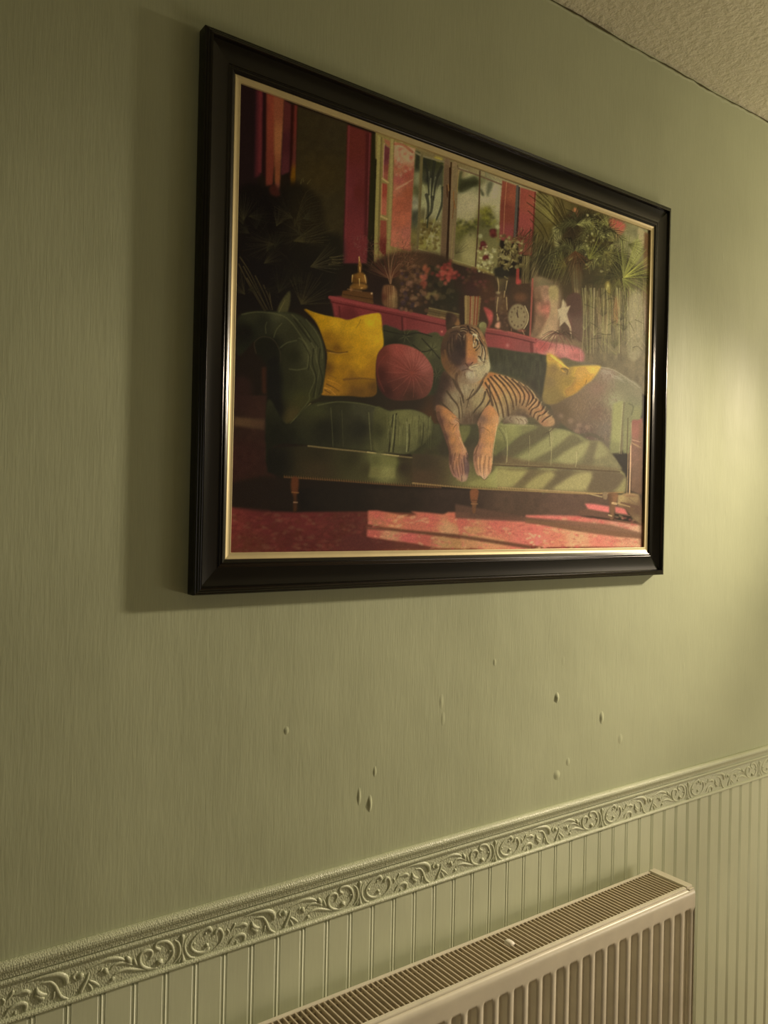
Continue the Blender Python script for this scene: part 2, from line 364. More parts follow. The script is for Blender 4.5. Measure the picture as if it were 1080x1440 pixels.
def blur(m, r):
    r = int(round(r))
    if r < 1: return m
    for _ in range(2):
        for ax in (0, 1):
            k = 2*r+1
            c = np.cumsum(np.concatenate([np.zeros_like(m.take([0], ax)), m], ax), ax, dtype=np.float64)
            n = m.shape[ax]; lo = np.clip(np.arange(n)-r, 0, n); hi = np.clip(np.arange(n)+r+1, 0, n)
            m = ((c.take(hi, ax)-c.take(lo, ax))/k).astype(np.float32)
    return m
def tint(col, x0, y0, h, w):
    if not isinstance(col[0], (tuple, list)): return np.array(col, np.float32)
    yy, xx = np.mgrid[y0:y0+h, x0:x0+w].astype(np.float32)
    num = np.zeros((h, w, 3), np.float32); den = np.zeros((h, w, 1), np.float32)
    for c in col:
        q = 1/(((xx-c[0])**2+(yy-c[1])**2+60.)**1.4)[..., None]
        num += q*np.array(c[2:5], np.float32); den += q
    return num/den
def poly(v, pts, col, soft=1.0, a=1.0, smooth=True, nz=0, ns=(14, 14)):
    if isinstance(col[0], (tuple, list)): col = v(col)
    p = spline(v(pts), True) if smooth else np.array(v(pts))
    m_ = int(soft*2)+3
    x0, y0 = np.floor(p.min(0)).astype(int)-m_; x1, y1 = np.ceil(p.max(0)).astype(int)+m_
    X0, Y0, X1, Y1 = x0, y0, x1, y1
    w, h = x1-x0, y1-y0
    SSY = 2
    t = np.zeros((h*SSY, w+2), np.int32)
    q = np.roll(p, -1, 0)
    for (ax, ay), (bx, by) in zip(p, q):
        if ay == by: continue
        if ay > by: ax, ay, bx, by = bx, by, ax, ay
        r0, r1 = int(np.ceil((ay-y0)*SSY-.5)), int(np.ceil((by-y0)*SSY-.5))
        if r1 <= r0: continue
        ys = (np.arange(r0, r1)+.5)/SSY+y0
        xs = np.clip((ax+(ys-ay)*(bx-ax)/(by-ay)-x0+.5).astype(int), 0, w+1)
        np.add.at(t, (np.arange(r0, r1), xs), 1)
    m = (np.cumsum(t, 1)[:, :w] % 2).astype(np.float32).reshape(h, SSY, w).mean(1)
    m = blur(m, soft)*a
    cx0, cy0, cx1, cy1 = max(x0, 0), max(y0, 0), min(x1, SW*KS), min(y1, SH*KS)
    if cx1 <= cx0 or cy1 <= cy0: return
    m = m[cy0-y0:cy1-y0, cx0-x0:cx1-x0, None]
    c = tint(col, cx0, cy0, cy1-cy0, cx1-cx0)
    if nz: c = c*(1+nz*vnoise(cy1-cy0, cx1-cx0, *ns)[..., None])
    R = ART[cy0:cy1, cx0:cx1]; R += (c-R)*m
def line(v, pts, w, col, a=1.0, w1=None, smooth=True, soft=.8, raw=False):
    """tapered brush line; w, w1: widths in the view's units at start and end"""
    w1 = w if w1 is None else w1
    p = np.array(pts, float) if raw else np.array([q[:2] for q in v(pts)])
    if smooth and len(p) > 2: p = spline(p, False, 4)
    n = len(p)-1; ra = (w if raw else v.r(w))/2; rb = (w1 if raw else v.r(w1))/2
    m_ = max(ra, rb)+soft+1.5
    x0, y0 = np.floor(p.min(0)-m_).astype(int); x1, y1 = np.ceil(p.max(0)+m_).astype(int)
    x0, y0, x1, y1 = max(x0, 0), max(y0, 0), min(x1, SW*KS), min(y1, SH*KS)
    if x1 <= x0 or y1 <= y0: return
    yy, xx = np.mgrid[y0:y1, x0:x1].astype(np.float32)
    best = np.full(xx.shape, 1e9, np.float32)
    for i in range(n):
        ax, ay = p[i]; bx, by = p[i+1]; dx, dy = bx-ax, by-ay; L = dx*dx+dy*dy+1e-6
        t = np.clip(((xx-ax)*dx+(yy-ay)*dy)/L, 0, 1)
        d = np.hypot(xx-ax-t*dx, yy-ay-t*dy)-(ra+(rb-ra)*(i+t)/n)
        best = np.minimum(best, d)
    m = (np.clip(.5-best/(2*soft), 0, 1)*a)[..., None]
    R = ART[y0:y1, x0:x1]; R += (np.array(col, np.float32)-R)*m
def blob(v, x, y, rx, ry, col, soft=1.0, a=1.0, rot=0, nz=0):
    th = np.arange(12)/12*2*np.pi; c, s = math.cos(rot), math.sin(rot)
    poly(v, [(x+rx*math.cos(t)*c-ry*math.sin(t)*s, y+rx*math.cos(t)*s+ry*math.sin(t)*c) for t in th], col, soft, a, nz=nz)
def frond(v, x, y, ang, ln, spread, n, col, w=3, a=.8, jit=.15, droop=0):
    """fan of narrow leaflets from one point (screen angle in degrees, 0 = right, 90 = up)"""
    for i in range(n):
        t = (i+.5)/n-.5
        an = math.radians(ang+t*spread+prng.uniform(-4, 4)); L = ln*(1-.5*abs(t))*(1+prng.uniform(-jit, jit))
        mx, my = x+.55*L*math.cos(an), y-.55*L*math.sin(an)
        ex, ey = x+L*math.cos(an), y-L*math.sin(an)+droop*L
        c = np.array(col, float)*(1+prng.uniform(-.25, .25))
        line(v, [(x, y), (mx, my), (ex, ey)], w, c, a, w*.25)
def feather(v, pts, ln, side, col, w=2.4, n=26, a=.7, lean=55):
    """palm frond: a rib with leaflets on one or both sides"""
    p = spline(np.array([q[:2] for q in v(pts)]), False, 8)
    for i in range(n):
        k = min(int((i+.5)/n*(len(p)-1)), len(p)-2); d = p[k+1]-p[k]; an = math.atan2(d[1], d[0])
        for sd in ((1, -1) if side == 0 else (side,)):
            b = an+sd*math.radians(lean+prng.uniform(-8, 8)); L = v.r(ln)*(.6+.4*math.sin(math.pi*(i+1)/(n+1)))*prng.uniform(.8, 1.1)
            c = np.array(col, float)*(1+prng.uniform(-.3, .3))
            e = p[k]+L*np.array([math.cos(b), math.sin(b)])+np.array([0, .12*L])
            line(None, [p[k], (p[k]+e)/2-np.array([0, .05*L]), e], v.r(w), c, a, v.r(w)*.3, raw=True)
def speck(v, x0, y0, x1, y1, n, cols, r0, r1, a=.8, soft=.8, stretch=1.0):
    for i in range(n):
        x, y = prng.uniform(x0, x1), prng.uniform(y0, y1); r = prng.uniform(r0, r1)
        blob(v, x, y, r*stretch, r, cols[prng.randint(len(cols))], soft, a, prng.uniform(0, 3))
ART[:] = (24, 17, 9)
# --- back wall, left: drapes, dark wall, pillar
poly(VA, [(80,80),(250,150),(250,1200),(60,1200)], (25,15,11), 2, smooth=False)
poly(VA, [(235,140),(300,150),(292,640),(270,880),(225,900)], (56,20,24), 3, smooth=False)
poly(VA, [(258,140),(288,150),(282,860),(252,860)], (72,24,28), 2, smooth=False)
poly(VA, [(290,150),(325,170),(318,900),(288,880)], (28,13,10), 2, smooth=False)
poly(VA, [(322,170),(400,190),(392,760),(375,960),(318,975)], [(330,300,84,30,22),(380,300,104,42,26),(340,900,84,32,22)], 2, smooth=False)
poly(VA, [(385,190),(474,220),(458,560),(436,980),(432,1045),(412,1030),(395,950),(386,600)], [(430,300,98,46,28),(425,560,112,62,34),(420,900,98,48,26),(415,1000,84,40,30)], 2, smooth=False)
poly(VA, [(472,230),(535,270),(520,850),(446,880),(458,560)], [(485,400,62,24,20),(520,600,52,20,20),(470,800,60,24,26)], 2, smooth=False)
poly(VA, [(533,270),(556,275),(545,900),(520,900)], (36,12,8), 2, smooth=False)
poly(VA, [(558,265),(584,280),(574,860),(560,1200),(535,1290),(528,900),(545,700)], [(570,400,78,26,20),(560,700,70,28,22),(545,900,84,50,8),(555,1100,66,28,12)], 1.5, smooth=False)
poly(VA, [(588,285),(1010,430),(985,1200),(960,1600),(600,1600),(565,1200)], [(700,500,38,30,14),(900,500,40,32,16),(800,900,44,34,14),(850,1150,42,34,16)], 2, smooth=False, nz=.05)
poly(VC, [(48,20),(258,90),(250,400),(230,900),(215,1210),(10,1210),(30,700)], [(90,200,74,26,20),(60,600,84,30,32),(130,600,72,24,20),(120,1000,88,30,34),(60,1100,86,28,36)], 1.5, smooth=False)
line(VC, [(62,30),(45,600),(28,1200)], 16, (92,34,34), .5)
poly(VC, [(205,90),(240,95),(215,980),(192,980)], (54,18,16), 2, a=.8, smooth=False)
line(VC, [(238,95),(218,900)], 9, (96,38,38), .6)
poly(VC, [(258,92),(306,110),(290,600),(272,1010),(222,1010),(240,500)], (30,26,10), 1.5, smooth=False)
# --- window with open shutter
poly(P0, [(528,182),(640,224),(760,268),(760,300),(640,262),(528,222)], [(540,200,104,88,44),(620,235,96,80,46),(700,265,118,104,66)], 1, smooth=False)
poly(VC, [(306,108),(630,210),(600,1200),(275,1200)], (110,92,46), 1, smooth=False)
line(VC, [(318,120),(292,900),(290,1200)], 26, (118,104,52), .9)
line(VC, [(338,130),(318,800),(312,1200)], 14, (84,70,34), .8)
poly(VC, [(360,140),(412,160),(410,215),(372,180)], (122,70,46), 1, smooth=False)
poly(VC, [(366,190),(410,222),(390,510),(350,470)], [(370,300,80,34,44),(395,400,100,44,34),(360,450,120,60,44)], 1, smooth=False)
line(VC, [(360,180),(352,470)], 6, (170,120,90), .7)
poly(VC, [(345,520),(388,530),(380,800),(332,790)], [(360,600,120,46,34),(345,700,140,70,50)], 1, smooth=False)
line(VC, [(342,530),(336,790)], 8, (160,110,70), .6)
poly(VC, [(330,840),(382,845),(378,1160),(322,1100)], [(350,900,112,50,36),(350,1100,80,26,22)], 1, smooth=False)
line(VC, [(345,480),(392,515)], 16, (140,116,66), .9); line(VC, [(335,805),(385,830)], 16, (140,116,66), .9)
line(VC, [(430,150),(412,700),(398,1080)], 24, (120,104,56), 1); line(VC, [(445,160),(432,800),(415,1050)], 7, (70,58,28), .8)
poly(VC, [(448,165),(628,225),(600,700),(588,1110),(415,1060),(436,600)],
     [(500,220,150,110,74),(560,300,146,112,74),(480,400,128,74,50),(560,450,128,60,44),(480,500,134,62,52),(560,600,118,56,36),(500,700,132,62,42),(500,850,142,70,48),(550,950,138,72,56),(450,1000,146,78,56),(470,560,140,80,56)], 1, smooth=False, nz=.05)
for i in range(34): blob(VC, prng.uniform(455,610), prng.uniform(180,470), prng.uniform(5,16), prng.uniform(8,28), ((140,120,84) if i % 2 else (128,52,42)), 2, .55)
for q in [((450,180),(620,240)),((460,575),(560,520)),((470,560),(600,490))]: line(VC, q, 9, (150,116,76), .6)
line(VC, [(448,182),(520,190),(600,250)], 22, (112,50,34), .6)
# casement panes, garden beyond
poly(VC, [(628,230),(880,320),(850,1200),(600,1120)], (92,78,44), 1, smooth=False)
poly(VC, [(630,240),(668,255),(640,1060),(585,1060),(600,700)], [(640,350,36,42,22),(620,500,110,104,66),(625,570,70,66,36),(615,700,120,112,80),(615,800,52,52,34),(600,1000,90,78,38)], 1.5, smooth=False, nz=.15)
poly(VC, [(690,290),(866,335),(850,800),(835,1145),(650,1090),(668,600)],
     [(720,350,34,40,20),(800,350,44,46,22),(740,500,30,38,22),(700,560,110,104,60),(820,500,52,56,34),(760,600,76,74,42),(830,620,120,114,74),(690,700,130,124,78),(720,760,70,60,34),(800,760,118,110,72),(720,900,86,72,34),(780,980,96,84,38),(700,1050,110,98,44),(820,1050,128,118,68)], 1.5, smooth=False)
poly(VC, [(690,560),(780,600),(860,560),(845,760),(760,820),(690,700)], (138,130,86), 6, .55)
for q in [((760,480),(745,700),(720,860)),((835,540),(790,680),(770,790)),((800,470),(775,600),(760,760)),((690,540),(720,640),(700,860)),((855,640),(800,800),(720,1050)),((830,880),(760,1000),(720,1090)),((780,620),(745,560),(740,420))]:
    line(VC, q, 16, (128,122,80), .6, 8)
for q in [((700,320),(730,430),(740,620)),((790,330),(770,470),(760,640)),((850,380),(800,500),(780,660)),((720,620),(735,720),(725,900)),((770,640),(760,760),(720,820)),((860,560),(850,700),(800,840))]:
    line(VC, q, 30, (32,38,22), .75, 12)
speck(VC, 670, 840, 840, 1090, 60, [(58,46,20),(116,106,48),(140,128,84),(72,56,22)], 5, 14, .6, stretch=1.6)
poly(VC, [(790,290),(850,300),(850,335),(800,325)], (128,112,44), 2)
line(VC, [(628,255),(690,285),(870,335)], 17, (100,88,56), .95)
line(VC, [(682,275),(664,700),(640,1100)], 18, (84,72,40), 1)
line(VC, [(634,1100),(700,1120),(850,1160)], 34, (104,88,50), 1); line(VC, [(650,1082),(840,1135)], 7, (140,130,74), .8)
line(VC, [(896,325),(880,700),(858,1200)], 46, (92,72,46), 1); line(VC, [(930,340),(915,700),(895,1200)], 12, (44,26,14), 1)
line(VC, [(960,350),(940,700),(925,1200)], 40, (104,84,52), 1); line(VC, [(985,365),(962,800),(945,1150)], 7, (60,44,24), .8)
poly(VC, [(1000,380),(1080,410),(1080,1200),(945,1170),(970,700)], (122,112,74), 1, smooth=False)
# right casement
poly(VE, [(165,40),(590,150),(575,620),(540,1060),(110,940),(140,500)],
     [(190,60,112,92,56),(270,110,128,118,74),(320,200,56,56,28),(240,200,44,48,22),(250,320,124,110,72),(180,420,118,104,70),(300,400,132,114,80),(280,520,110,98,56),(190,600,96,88,34),(420,430,92,84,28),(440,520,80,74,28),(500,260,128,116,80),(420,330,130,120,82),(550,400,122,112,70),(530,520,104,98,54),(280,640,60,56,26),(200,680,70,66,28),(280,760,110,98,52),(240,880,118,106,58),(170,860,84,76,40),(420,640,80,74,40),(400,560,62,58,28),(300,900,120,108,60)], 1.5, smooth=False)
poly(VE, [(180,270),(340,200),(345,480),(260,560),(145,560),(160,350)], (150,138,96), 6, .6)
poly(VE, [(380,200),(575,190),(565,560),(480,400),(370,420)], (150,138,98), 6, .6)
poly(VE, [(220,700),(330,660),(325,940),(200,900)], (136,124,76), 6, .5)
poly(VE, [(180,90),(215,60),(205,140),(330,110),(340,190),(180,270)], (42,46,22), 3, .8)
poly(VE, [(185,200),(250,160),(360,150),(350,200),(250,215),(185,250)], (38,42,20), 3, .8)
poly(VE, [(450,180),(490,160),(500,200),(450,310),(440,260)], (50,52,32), 3, .7); poly(VE, [(385,230),(420,290),(400,300),(380,260)], (46,46,26), 2, .8)
for i in range(60): blob(VE, 440+prng.randn()*42, 500+prng.randn()*55, prng.uniform(6,18), prng.uniform(6,15), [(96,92,26),(66,60,24),(110,104,36),(48,44,20)][i%4], 2, .6)
for i in range(50): blob(VE, prng.uniform(150,350), 610+prng.randn()*38-(prng.rand()*60), prng.uniform(8,22), prng.uniform(6,15), [(40,38,18),(92,88,30),(56,54,24)][i%3], 2.5, .6)
frond(VE, 140, 860, 60, 160, 90, 16, (64,56,30), 5, .6)
frond(VE, 430, 60, -70, 150, 60, 9, (84,80,52), 6, .5)
line(VE, [(170,35),(370,105),(585,190)], 14, (84,64,42), .95)
line(VE, [(376,60),(362,500),(330,1000)], 14, (62,44,26), 1)
line(VE, [(145,40),(130,500),(100,950)], 44, (100,82,50), 1); line(VE, [(172,50),(158,260)], 7, (120,100,50), .8)
line(VE, [(60,20),(45,500),(25,940)], 46, (84,64,40), 1); line(VE, [(88,30),(82,500),(50,950)], 12, (36,20,10), 1); line(VE, [(120,600),(95,950)], 9, (120,100,56), .7)
line(VE, [(125,260),(122,330),(140,420)], 9, (120,78,34), .9); line(VE, [(130,350),(112,520)], 6, (84,44,22), .9); line(VE, [(72,190),(78,250)], 8, (130,92,44), .8); line(VE, [(60,200),(64,310)], 9, (48,20,10), .9)
line(VE, [(110,935),(330,1005)], 30, (112,96,50), 1); line(VE, [(110,915),(320,978)], 6, (142,130,80), .7)
poly(VE, [(335,980),(520,1050),(515,1085),(335,1020)], (120,104,50), 1, smooth=False)
# pink shutter, pillar
poly(VE, [(592,150),(730,200),(722,420),(690,760),(560,720),(570,400)], [(620,250,104,48,34),(680,300,116,56,38),(640,500,96,42,30),(640,640,104,44,40),(600,400,92,40,30)], 1, smooth=False)
line(VE, [(632,165),(612,400),(600,700)], 6, (140,92,60), .8)
line(VE, [(735,205),(722,450),(705,740)], 26, (64,58,46), 1); line(VE, [(752,215),(742,450),(722,740)], 14, (36,24,20), .9)
poly(VE, [(765,215),(915,260),(905,450),(885,700),(870,880),(745,860),(735,700)], [(790,300,112,48,38),(860,350,118,54,40),(800,550,116,48,42),(800,800,96,42,32)], 1, smooth=False)
line(VE, [(905,262),(890,500),(870,850)], 12, (74,22,20), .9)
# green wall right of window and hanging palms
poly(R2, [(505,250),(560,262),(950,400),(945,1080),(700,960),(470,840),(480,500)], [(540,300,74,62,30),(560,380,66,56,24),(700,400,46,38,18),(650,600,58,46,24),(800,600,66,58,28),(900,450,104,96,60),(560,700,110,88,60),(880,750,120,108,76),(800,850,96,84,56),(600,800,104,80,56),(700,750,66,54,34)], 2, smooth=False, nz=.12, ns=(10,20))
poly(VE, [(915,265),(1080,310),(1080,560),(960,560),(895,640)], [(960,350,86,76,38),(1040,450,96,86,40),(940,540,72,62,30)], 2, smooth=False)
# palm detail: dark mass, trunks
poly(VF, [(240,250),(400,180),(640,240),(650,420),(600,640),(430,700),(400,900),(380,1350),(200,1350),(210,980),(180,840),(0,820),(0,480),(120,500),(230,520)], [(330,400,44,28,16),(500,300,42,36,18),(100,650,40,34,18),(240,620,52,50,18),(350,600,74,46,24),(520,600,56,48,22),(300,900,56,44,24),(320,1150,74,56,40),(500,480,60,50,22)], 4)
poly(VF, [(130,330),(210,350),(200,480),(160,560),(140,450)], (132,124,72), 3, .8)
poly(VF, [(280,680),(390,650),(400,900),(360,980),(310,880)], [(330,750,120,98,54),(370,700,84,56,30),(350,900,110,90,56)], 3, .9)
for x in (300,322,345,372): line(VF, [(x,690),(x+6,820),(x+14,960)], 8, (150,130,78) if x%4 else (84,58,30), .8, 5)
poly(VF, [(335,140),(370,170),(360,235),(330,240),(318,190)], (146,84,50), 2, .9); poly(VF, [(300,190),(330,200),(325,290),(290,280)], (96,40,30), 3, .6)
poly(VF, [(690,245),(820,300),(780,400),(720,450),(690,380),(665,300)], [(760,320,140,60,50),(700,280,120,50,40),(700,400,132,104,64)], 3)
poly(VF, [(650,330),(690,350),(740,440),(660,480),(640,400)], (128,116,64), 3, .8)
line(VF, [(660,300),(700,370),(760,400)], 6, (40,30,16), .7)
poly(VF, [(940,340),(1010,370),(1000,520),(960,480)], (138,120,78), 2, .8); poly(VF, [(890,470),(960,440),(980,540),(960,620),(900,720),(870,640)], (128,122,66), 4, .85)
poly(VF, [(1005,370),(1045,390),(1040,1350),(1000,1350),(985,900)], [(1020,450,84,60,34),(1020,800,104,84,50),(1015,1200,118,96,70)], 2, smooth=False)
# lower hanging leaves and curtains
poly(VF, [(0,860),(80,900),(160,930),(160,1350),(0,1350)], [(40,920,96,84,56),(60,1060,132,70,60),(30,1250,140,100,72),(130,1000,124,100,62),(140,1200,136,112,76)], 4, .9)
poly(VF, [(880,940),(980,980),(975,1350),(860,1350),(870,1100)], (134,120,84), 3, .9)
poly(VF, [(570,1060),(680,1040),(660,1350),(580,1350)], [(620,1100,112,92,52),(620,1280,140,122,78)], 4, .8)
poly(VF, [(710,1010),(760,1020),(745,1240),(700,1230)], (138,90,54), 3, .8)
poly(VF, [(400,1000),(560,960),(560,1350),(400,1350)], [(470,1050,74,64,32),(480,1200,80,70,46),(540,1180,122,96,70)], 5, .8)
for i in range(70):
    x = prng.uniform(430, 860); y = prng.uniform(940, 1120); L = prng.uniform(120, 330)
    line(VF, [(x,y),(x+prng.uniform(-18,18),y+L*.5),(x+prng.uniform(-30,30),y+L)], prng.uniform(4,9), [(96,86,40),(64,56,26),(132,118,64),(84,70,40),(150,132,84)][i%5], .5, 2)
feather(VF, [(-30,10),(120,140),(250,320)], 150, 1, (46,38,16), 7, 15, .85, 20)
for q in [((-60,-60),(100,90),(240,290)),((40,-10),(150,130),(250,300)),((120,20),(190,130),(262,300)),((170,40),(215,150),(270,290)),((-100,20),(60,140),(225,330)),((-120,90),(40,210),(215,370)),((-110,170),(20,300),(90,450)),((-90,250),(10,370),(60,480)),((210,60),(240,160),(275,270))]:
    line(VF, q, 7, (40,32,14), .85, 9)
for q in [((0,60),(110,170),(230,340)),((80,40),(170,150),(250,290)),((-60,80),(70,200),(200,350))]: line(VF, q, 6, (124,112,58), .6, 3)
for i in range(34):
    x = -190+i*13; line(VF, [(x+170,560+prng.uniform(-60,40)),(x+110,690),(x+40,850+prng.uniform(-30,90))], 8, [(34,28,14),(84,78,40),(52,46,22),(110,100,54)][i%4], .7, 3)
for i in range(30):
    x = prng.uniform(-240, 60); y=prng.uniform(480,640); line(VF, [(x+110,y),(x+40,y+80),(x-30,y+200)], 6, [(30,26,14),(64,58,28)][i%2], .7, 2)

poly(VF, [(240,260),(420,190),(660,260),(700,520),(640,700),(560,900),(420,960),(300,900),(230,700),(120,620),(150,520),(230,500)], (40,34,18), 8, .55)
for i in range(16):
    x, y = prng.uniform(200, 880), prng.uniform(240, 700)
    frond(VF, x, y, prng.uniform(0, 360), prng.uniform(120, 220), prng.uniform(50, 110), prng.randint(8, 16), [(40,36,18),(74,70,32),(100,94,46),(34,28,14)][i%4], prng.uniform(5, 9), .6)
for i in range(44):
    cx, cy = ((360, 300), (560, 420), (800, 780), (330, 560), (640, 620))[i % 5]
    a0 = math.radians(prng.uniform(-20, 200)); L = prng.uniform(170, 330)
    p1 = (cx+.5*L*math.cos(a0), cy-.45*L*abs(math.sin(a0))); p2 = (cx+L*math.cos(a0), cy-.15*L*abs(math.sin(a0))+prng.uniform(30, 170))
    c = [(30,27,14),(46,43,22),(84,80,40),(26,22,12),(112,106,56),(60,56,28)][i%6]
    feather(VF, [(cx,cy), p1, p2], prng.uniform(70, 120), 0, c, 7, 18, .7, 38); line(VF, [(cx,cy), p1, p2], 7, c, .8, 3)
for i in range(60):
    x = prng.uniform(-180, 170); y = prng.uniform(330, 640); L = prng.uniform(90, 220); a0 = math.radians(prng.uniform(95, 140))
    line(VF, [(x,y),(x+.5*L*math.cos(a0),y+.45*L*math.sin(a0)),(x+L*math.cos(a0),y+L*math.sin(a0))], 8, [(32,28,14),(58,52,26),(26,22,12),(96,88,46)][i%4], .65, 2)
frond(VF, 800, 800, 75, 420, 60, 12, (98,100,46), 11, .85)
frond(VF, 800, 810, 30, 300, 70, 12, (128,126,54), 9, .8)
frond(VF, 790, 820, -45, 330, 80, 14, (110,108,50), 8, .75, droop=.1)
frond(VF, 780, 800, 150, 300, 110, 18, (54,50,24), 9, .8)
frond(VF, 760, 830, -110, 270, 80, 16, (78,72,34), 8, .75, droop=.1)
frond(VF, 470, 640, 60, 260, 100, 14, (92,90,36), 9, .7)
frond(VF, 520, 480, 120, 230, 120, 12, (58,50,22), 9, .8)
frond(VF, 620, 560, -60, 260, 120, 18, (92,84,40), 8, .7)
frond(VF, 250, 700, 180, 180, 160, 14, (82,76,32), 8, .6)
frond(VF, 340, 560, -90, 260, 120, 20, (64,38,20), 9, .7)
poly(VF, [(640,850),(670,860),(668,980),(640,960),(628,900)], (128,110,48), 3, .9); blob(VF, 652, 900, 10, 30, (158,146,84), 2, .8)
speck(VF, 440, 160, 700, 760, 70, [(130,124,66),(36,28,14),(92,84,34),(150,140,84)], 4, 13, .6)
frond(VF, 700, 470, 200, 130, 60, 8, (48,40,20), 8, .8)
for i in range(190):
    x = prng.uniform(395, 990); y = prng.uniform(880, 1250); L = prng.uniform(100, 420); dx = prng.uniform(-22, 22)
    line(VF, [(x,y),(x+dx*.4,y+L*.5),(x+dx,y+L)], prng.uniform(5,13), [(78,68,36),(54,46,26),(104,92,52),(136,122,74),(66,58,34),(96,72,48),(112,104,62),(44,38,22)][i%8], .5, 3)
for i in range(12): frond(VF, prng.uniform(400,980), prng.uniform(1180,1560), prng.uniform(60,120), prng.uniform(120,220), 110, 12, [(70,64,36),(118,108,66),(52,46,28)][i%3], 6, .5)
for q in [((980,1500),(900,1400),(860,1330)),((1010,1480),(940,1370),(880,1290)),((820,1460),(860,1390),(930,1330))]: line(VF, q, 7, (150,126,84), .6, 4)
# star cut-out & vase area beside the dresser
poly(VF, [(215,1030),(270,1090),(235,1160),(262,1250),(200,1195),(165,1230),(180,1130),(215,1110)], (146,126,88), 2, .9)
poly(VF, [(280,1000),(390,1000),(390,1350),(300,1350),(240,1170),(270,1090)], [(320,1100,78,56,40),(300,1250,92,60,48),(360,1200,66,56,40)], 3, .9)
line(VF, [(235,1210),(280,1290),(290,1350)], 9, (150,126,88), .8)
poly(VG, [(860,240),(1080,280),(1080,700),(900,800),(850,780)], [(900,400,98,58,38),(980,300,104,92,60),(900,600,112,84,56),(1040,500,138,80,62),(1000,650,146,116,78),(1040,360,84,70,42)], 3, .9, nz=.1)
poly(VG, [(990,450),(1050,440),(1045,540),(1000,520)], (146,66,56), 3, .8)
VW = V(636,234,3.26)
poly(VW, [(385,560),(450,555),(455,640),(430,720),(385,790),(362,780),(365,640)], [(400,600,92,70,46),(430,600,140,104,76),(400,700,110,82,56),(425,660,150,84,68),(380,760,104,80,54)], 2, .85, nz=.14, ns=(8,10))
poly(VW, [(445,560),(488,556),(486,650),(482,720),(478,790),(400,792),(436,730),(452,650)], [(465,580,134,116,70),(465,650,150,126,84),(440,760,152,124,86),(475,720,140,112,78)], 1.5, .9, nz=.06)
poly(VW, [(535,596),(592,600),(596,800),(556,770),(548,700),(530,650)], [(560,640,66,42,32),(570,740,82,60,44)], 2, .9)
poly(VW, [(512,608),(521,650),(546,640),(529,680),(548,752),(518,716),(494,740),(497,690),(484,660),(502,652)], (156,136,98), 1, .95, smooth=False)
line(VW, [(530,700),(545,740),(548,790)], 4, (156,132,94), .8)
for i in range(26):
    a0 = math.radians(prng.uniform(10, 170)); L = prng.uniform(50, 100); e = (500+L*math.cos(a0)*1.1, 770-L*.35*math.sin(a0)+prng.uniform(20,60))
    line(VW, [(500,775),((500+e[0])/2,(770+e[1])/2-16),e], 4, [(60,42,28),(84,62,42),(44,34,22)][i%3], .7, 2)
for x in (600, 612, 640, 655, 690, 700, 712, 760, 772, 820, 850): line(VW, [(x,560),(x+prng.uniform(-8,8),700),(x+prng.uniform(-12,12),860)], prng.uniform(4,9), [(140,128,80),(50,44,26),(112,100,56),(150,134,92)][x%4], .55, 3)
poly(VW, [(815,620),(875,600),(872,860),(810,870)], (142,128,90), 3, .6)
for i in range(30): x, y = prng.uniform(600,870), prng.uniform(560,840); a0 = prng.uniform(-.6,3.6); line(VW, [(x,y),(x+22*math.cos(a0),y+22*math.sin(a0)),(x+44*math.cos(a0),y+52*abs(math.sin(a0)))], 3.5, [(40,38,20),(110,104,56)][i%2], .6, 1.5)
# --- left palm: dark foliage
poly(VB, [(80,0),(420,-20),(560,-90),(780,60),(830,330),(960,380),(970,640),(840,900),(600,1000),(80,1040)], [(300,200,16,12,7),(700,200,28,22,10),(900,500,24,20,10),(300,700,18,14,9),(700,700,20,16,9)], 8)
for i in range(20):
    y = -60+i*24; line(VB, [(560,300-i*4),(660,y+60),(810,y+20+prng.uniform(-14,14))], 7, [(48,38,18),(32,26,12),(40,34,16)][i%3], .7, 2)
frond(VB, 560, 420, 15, 330, 60, 16, (50,42,20), 8, .7)
frond(VB, 700, 640, 20, 290, 70, 18, (54,46,24), 6, .7)
for q in [((860,560),(980,545)),((880,580),(975,575)),((880,600),(972,605)),((850,620),(950,610))]: line(VB, q, 6, (84,70,36), .8, 3)
frond(VB, 620, 960, 60, 300, 120, 22, (46,38,18), 7, .7)
for q in [((100,560),(200,720),(330,1010)),((130,640),(240,840),(340,1010)),((90,620),(180,800),(310,1020)),((230,720),(300,860),(360,1010)),((300,800),(345,900),(380,1010)),((350,860),(362,940),(372,1010)),((160,740),(250,900),(320,1020))]:
    line(VB, q, 8, (66,54,26), .75, 3)
poly(VB, [(480,1030),(420,1030),(450,940),(520,850),(528,930),(505,1030)], (62,56,28), 2, .9); line(VB, [(480,930),(430,1030)], 5, (92,82,40), .7)
for i in range(40):
    a0 = prng.uniform(0, 6.28); x = prng.uniform(120, 900); y = prng.uniform(200, 1000); L = prng.uniform(50, 150)
    line(VB, [(x,y),(x+L*math.cos(a0),y+L*math.sin(a0))], 5, (34,28,14), .5, 2)

for i in range(26):
    x, y = prng.uniform(120, 700), prng.uniform(150, 900)
    frond(VB, x, y, prng.uniform(-20, 200), prng.uniform(140, 280), 80, 14, [(30,26,13),(40,34,17),(22,18,10)][i%3], 7, .5)
for q in [((612,60),(625,10)),((635,40),(632,5)),((668,60),(700,20))]: line(VA, [(p[0],p[1]+900-10) for p in q], 6, (80,70,32), .7, 2)
poly(VA, [(350,980),(400,960),(440,1040),(410,1060),(360,1040)], (52,20,14), 3, .8)
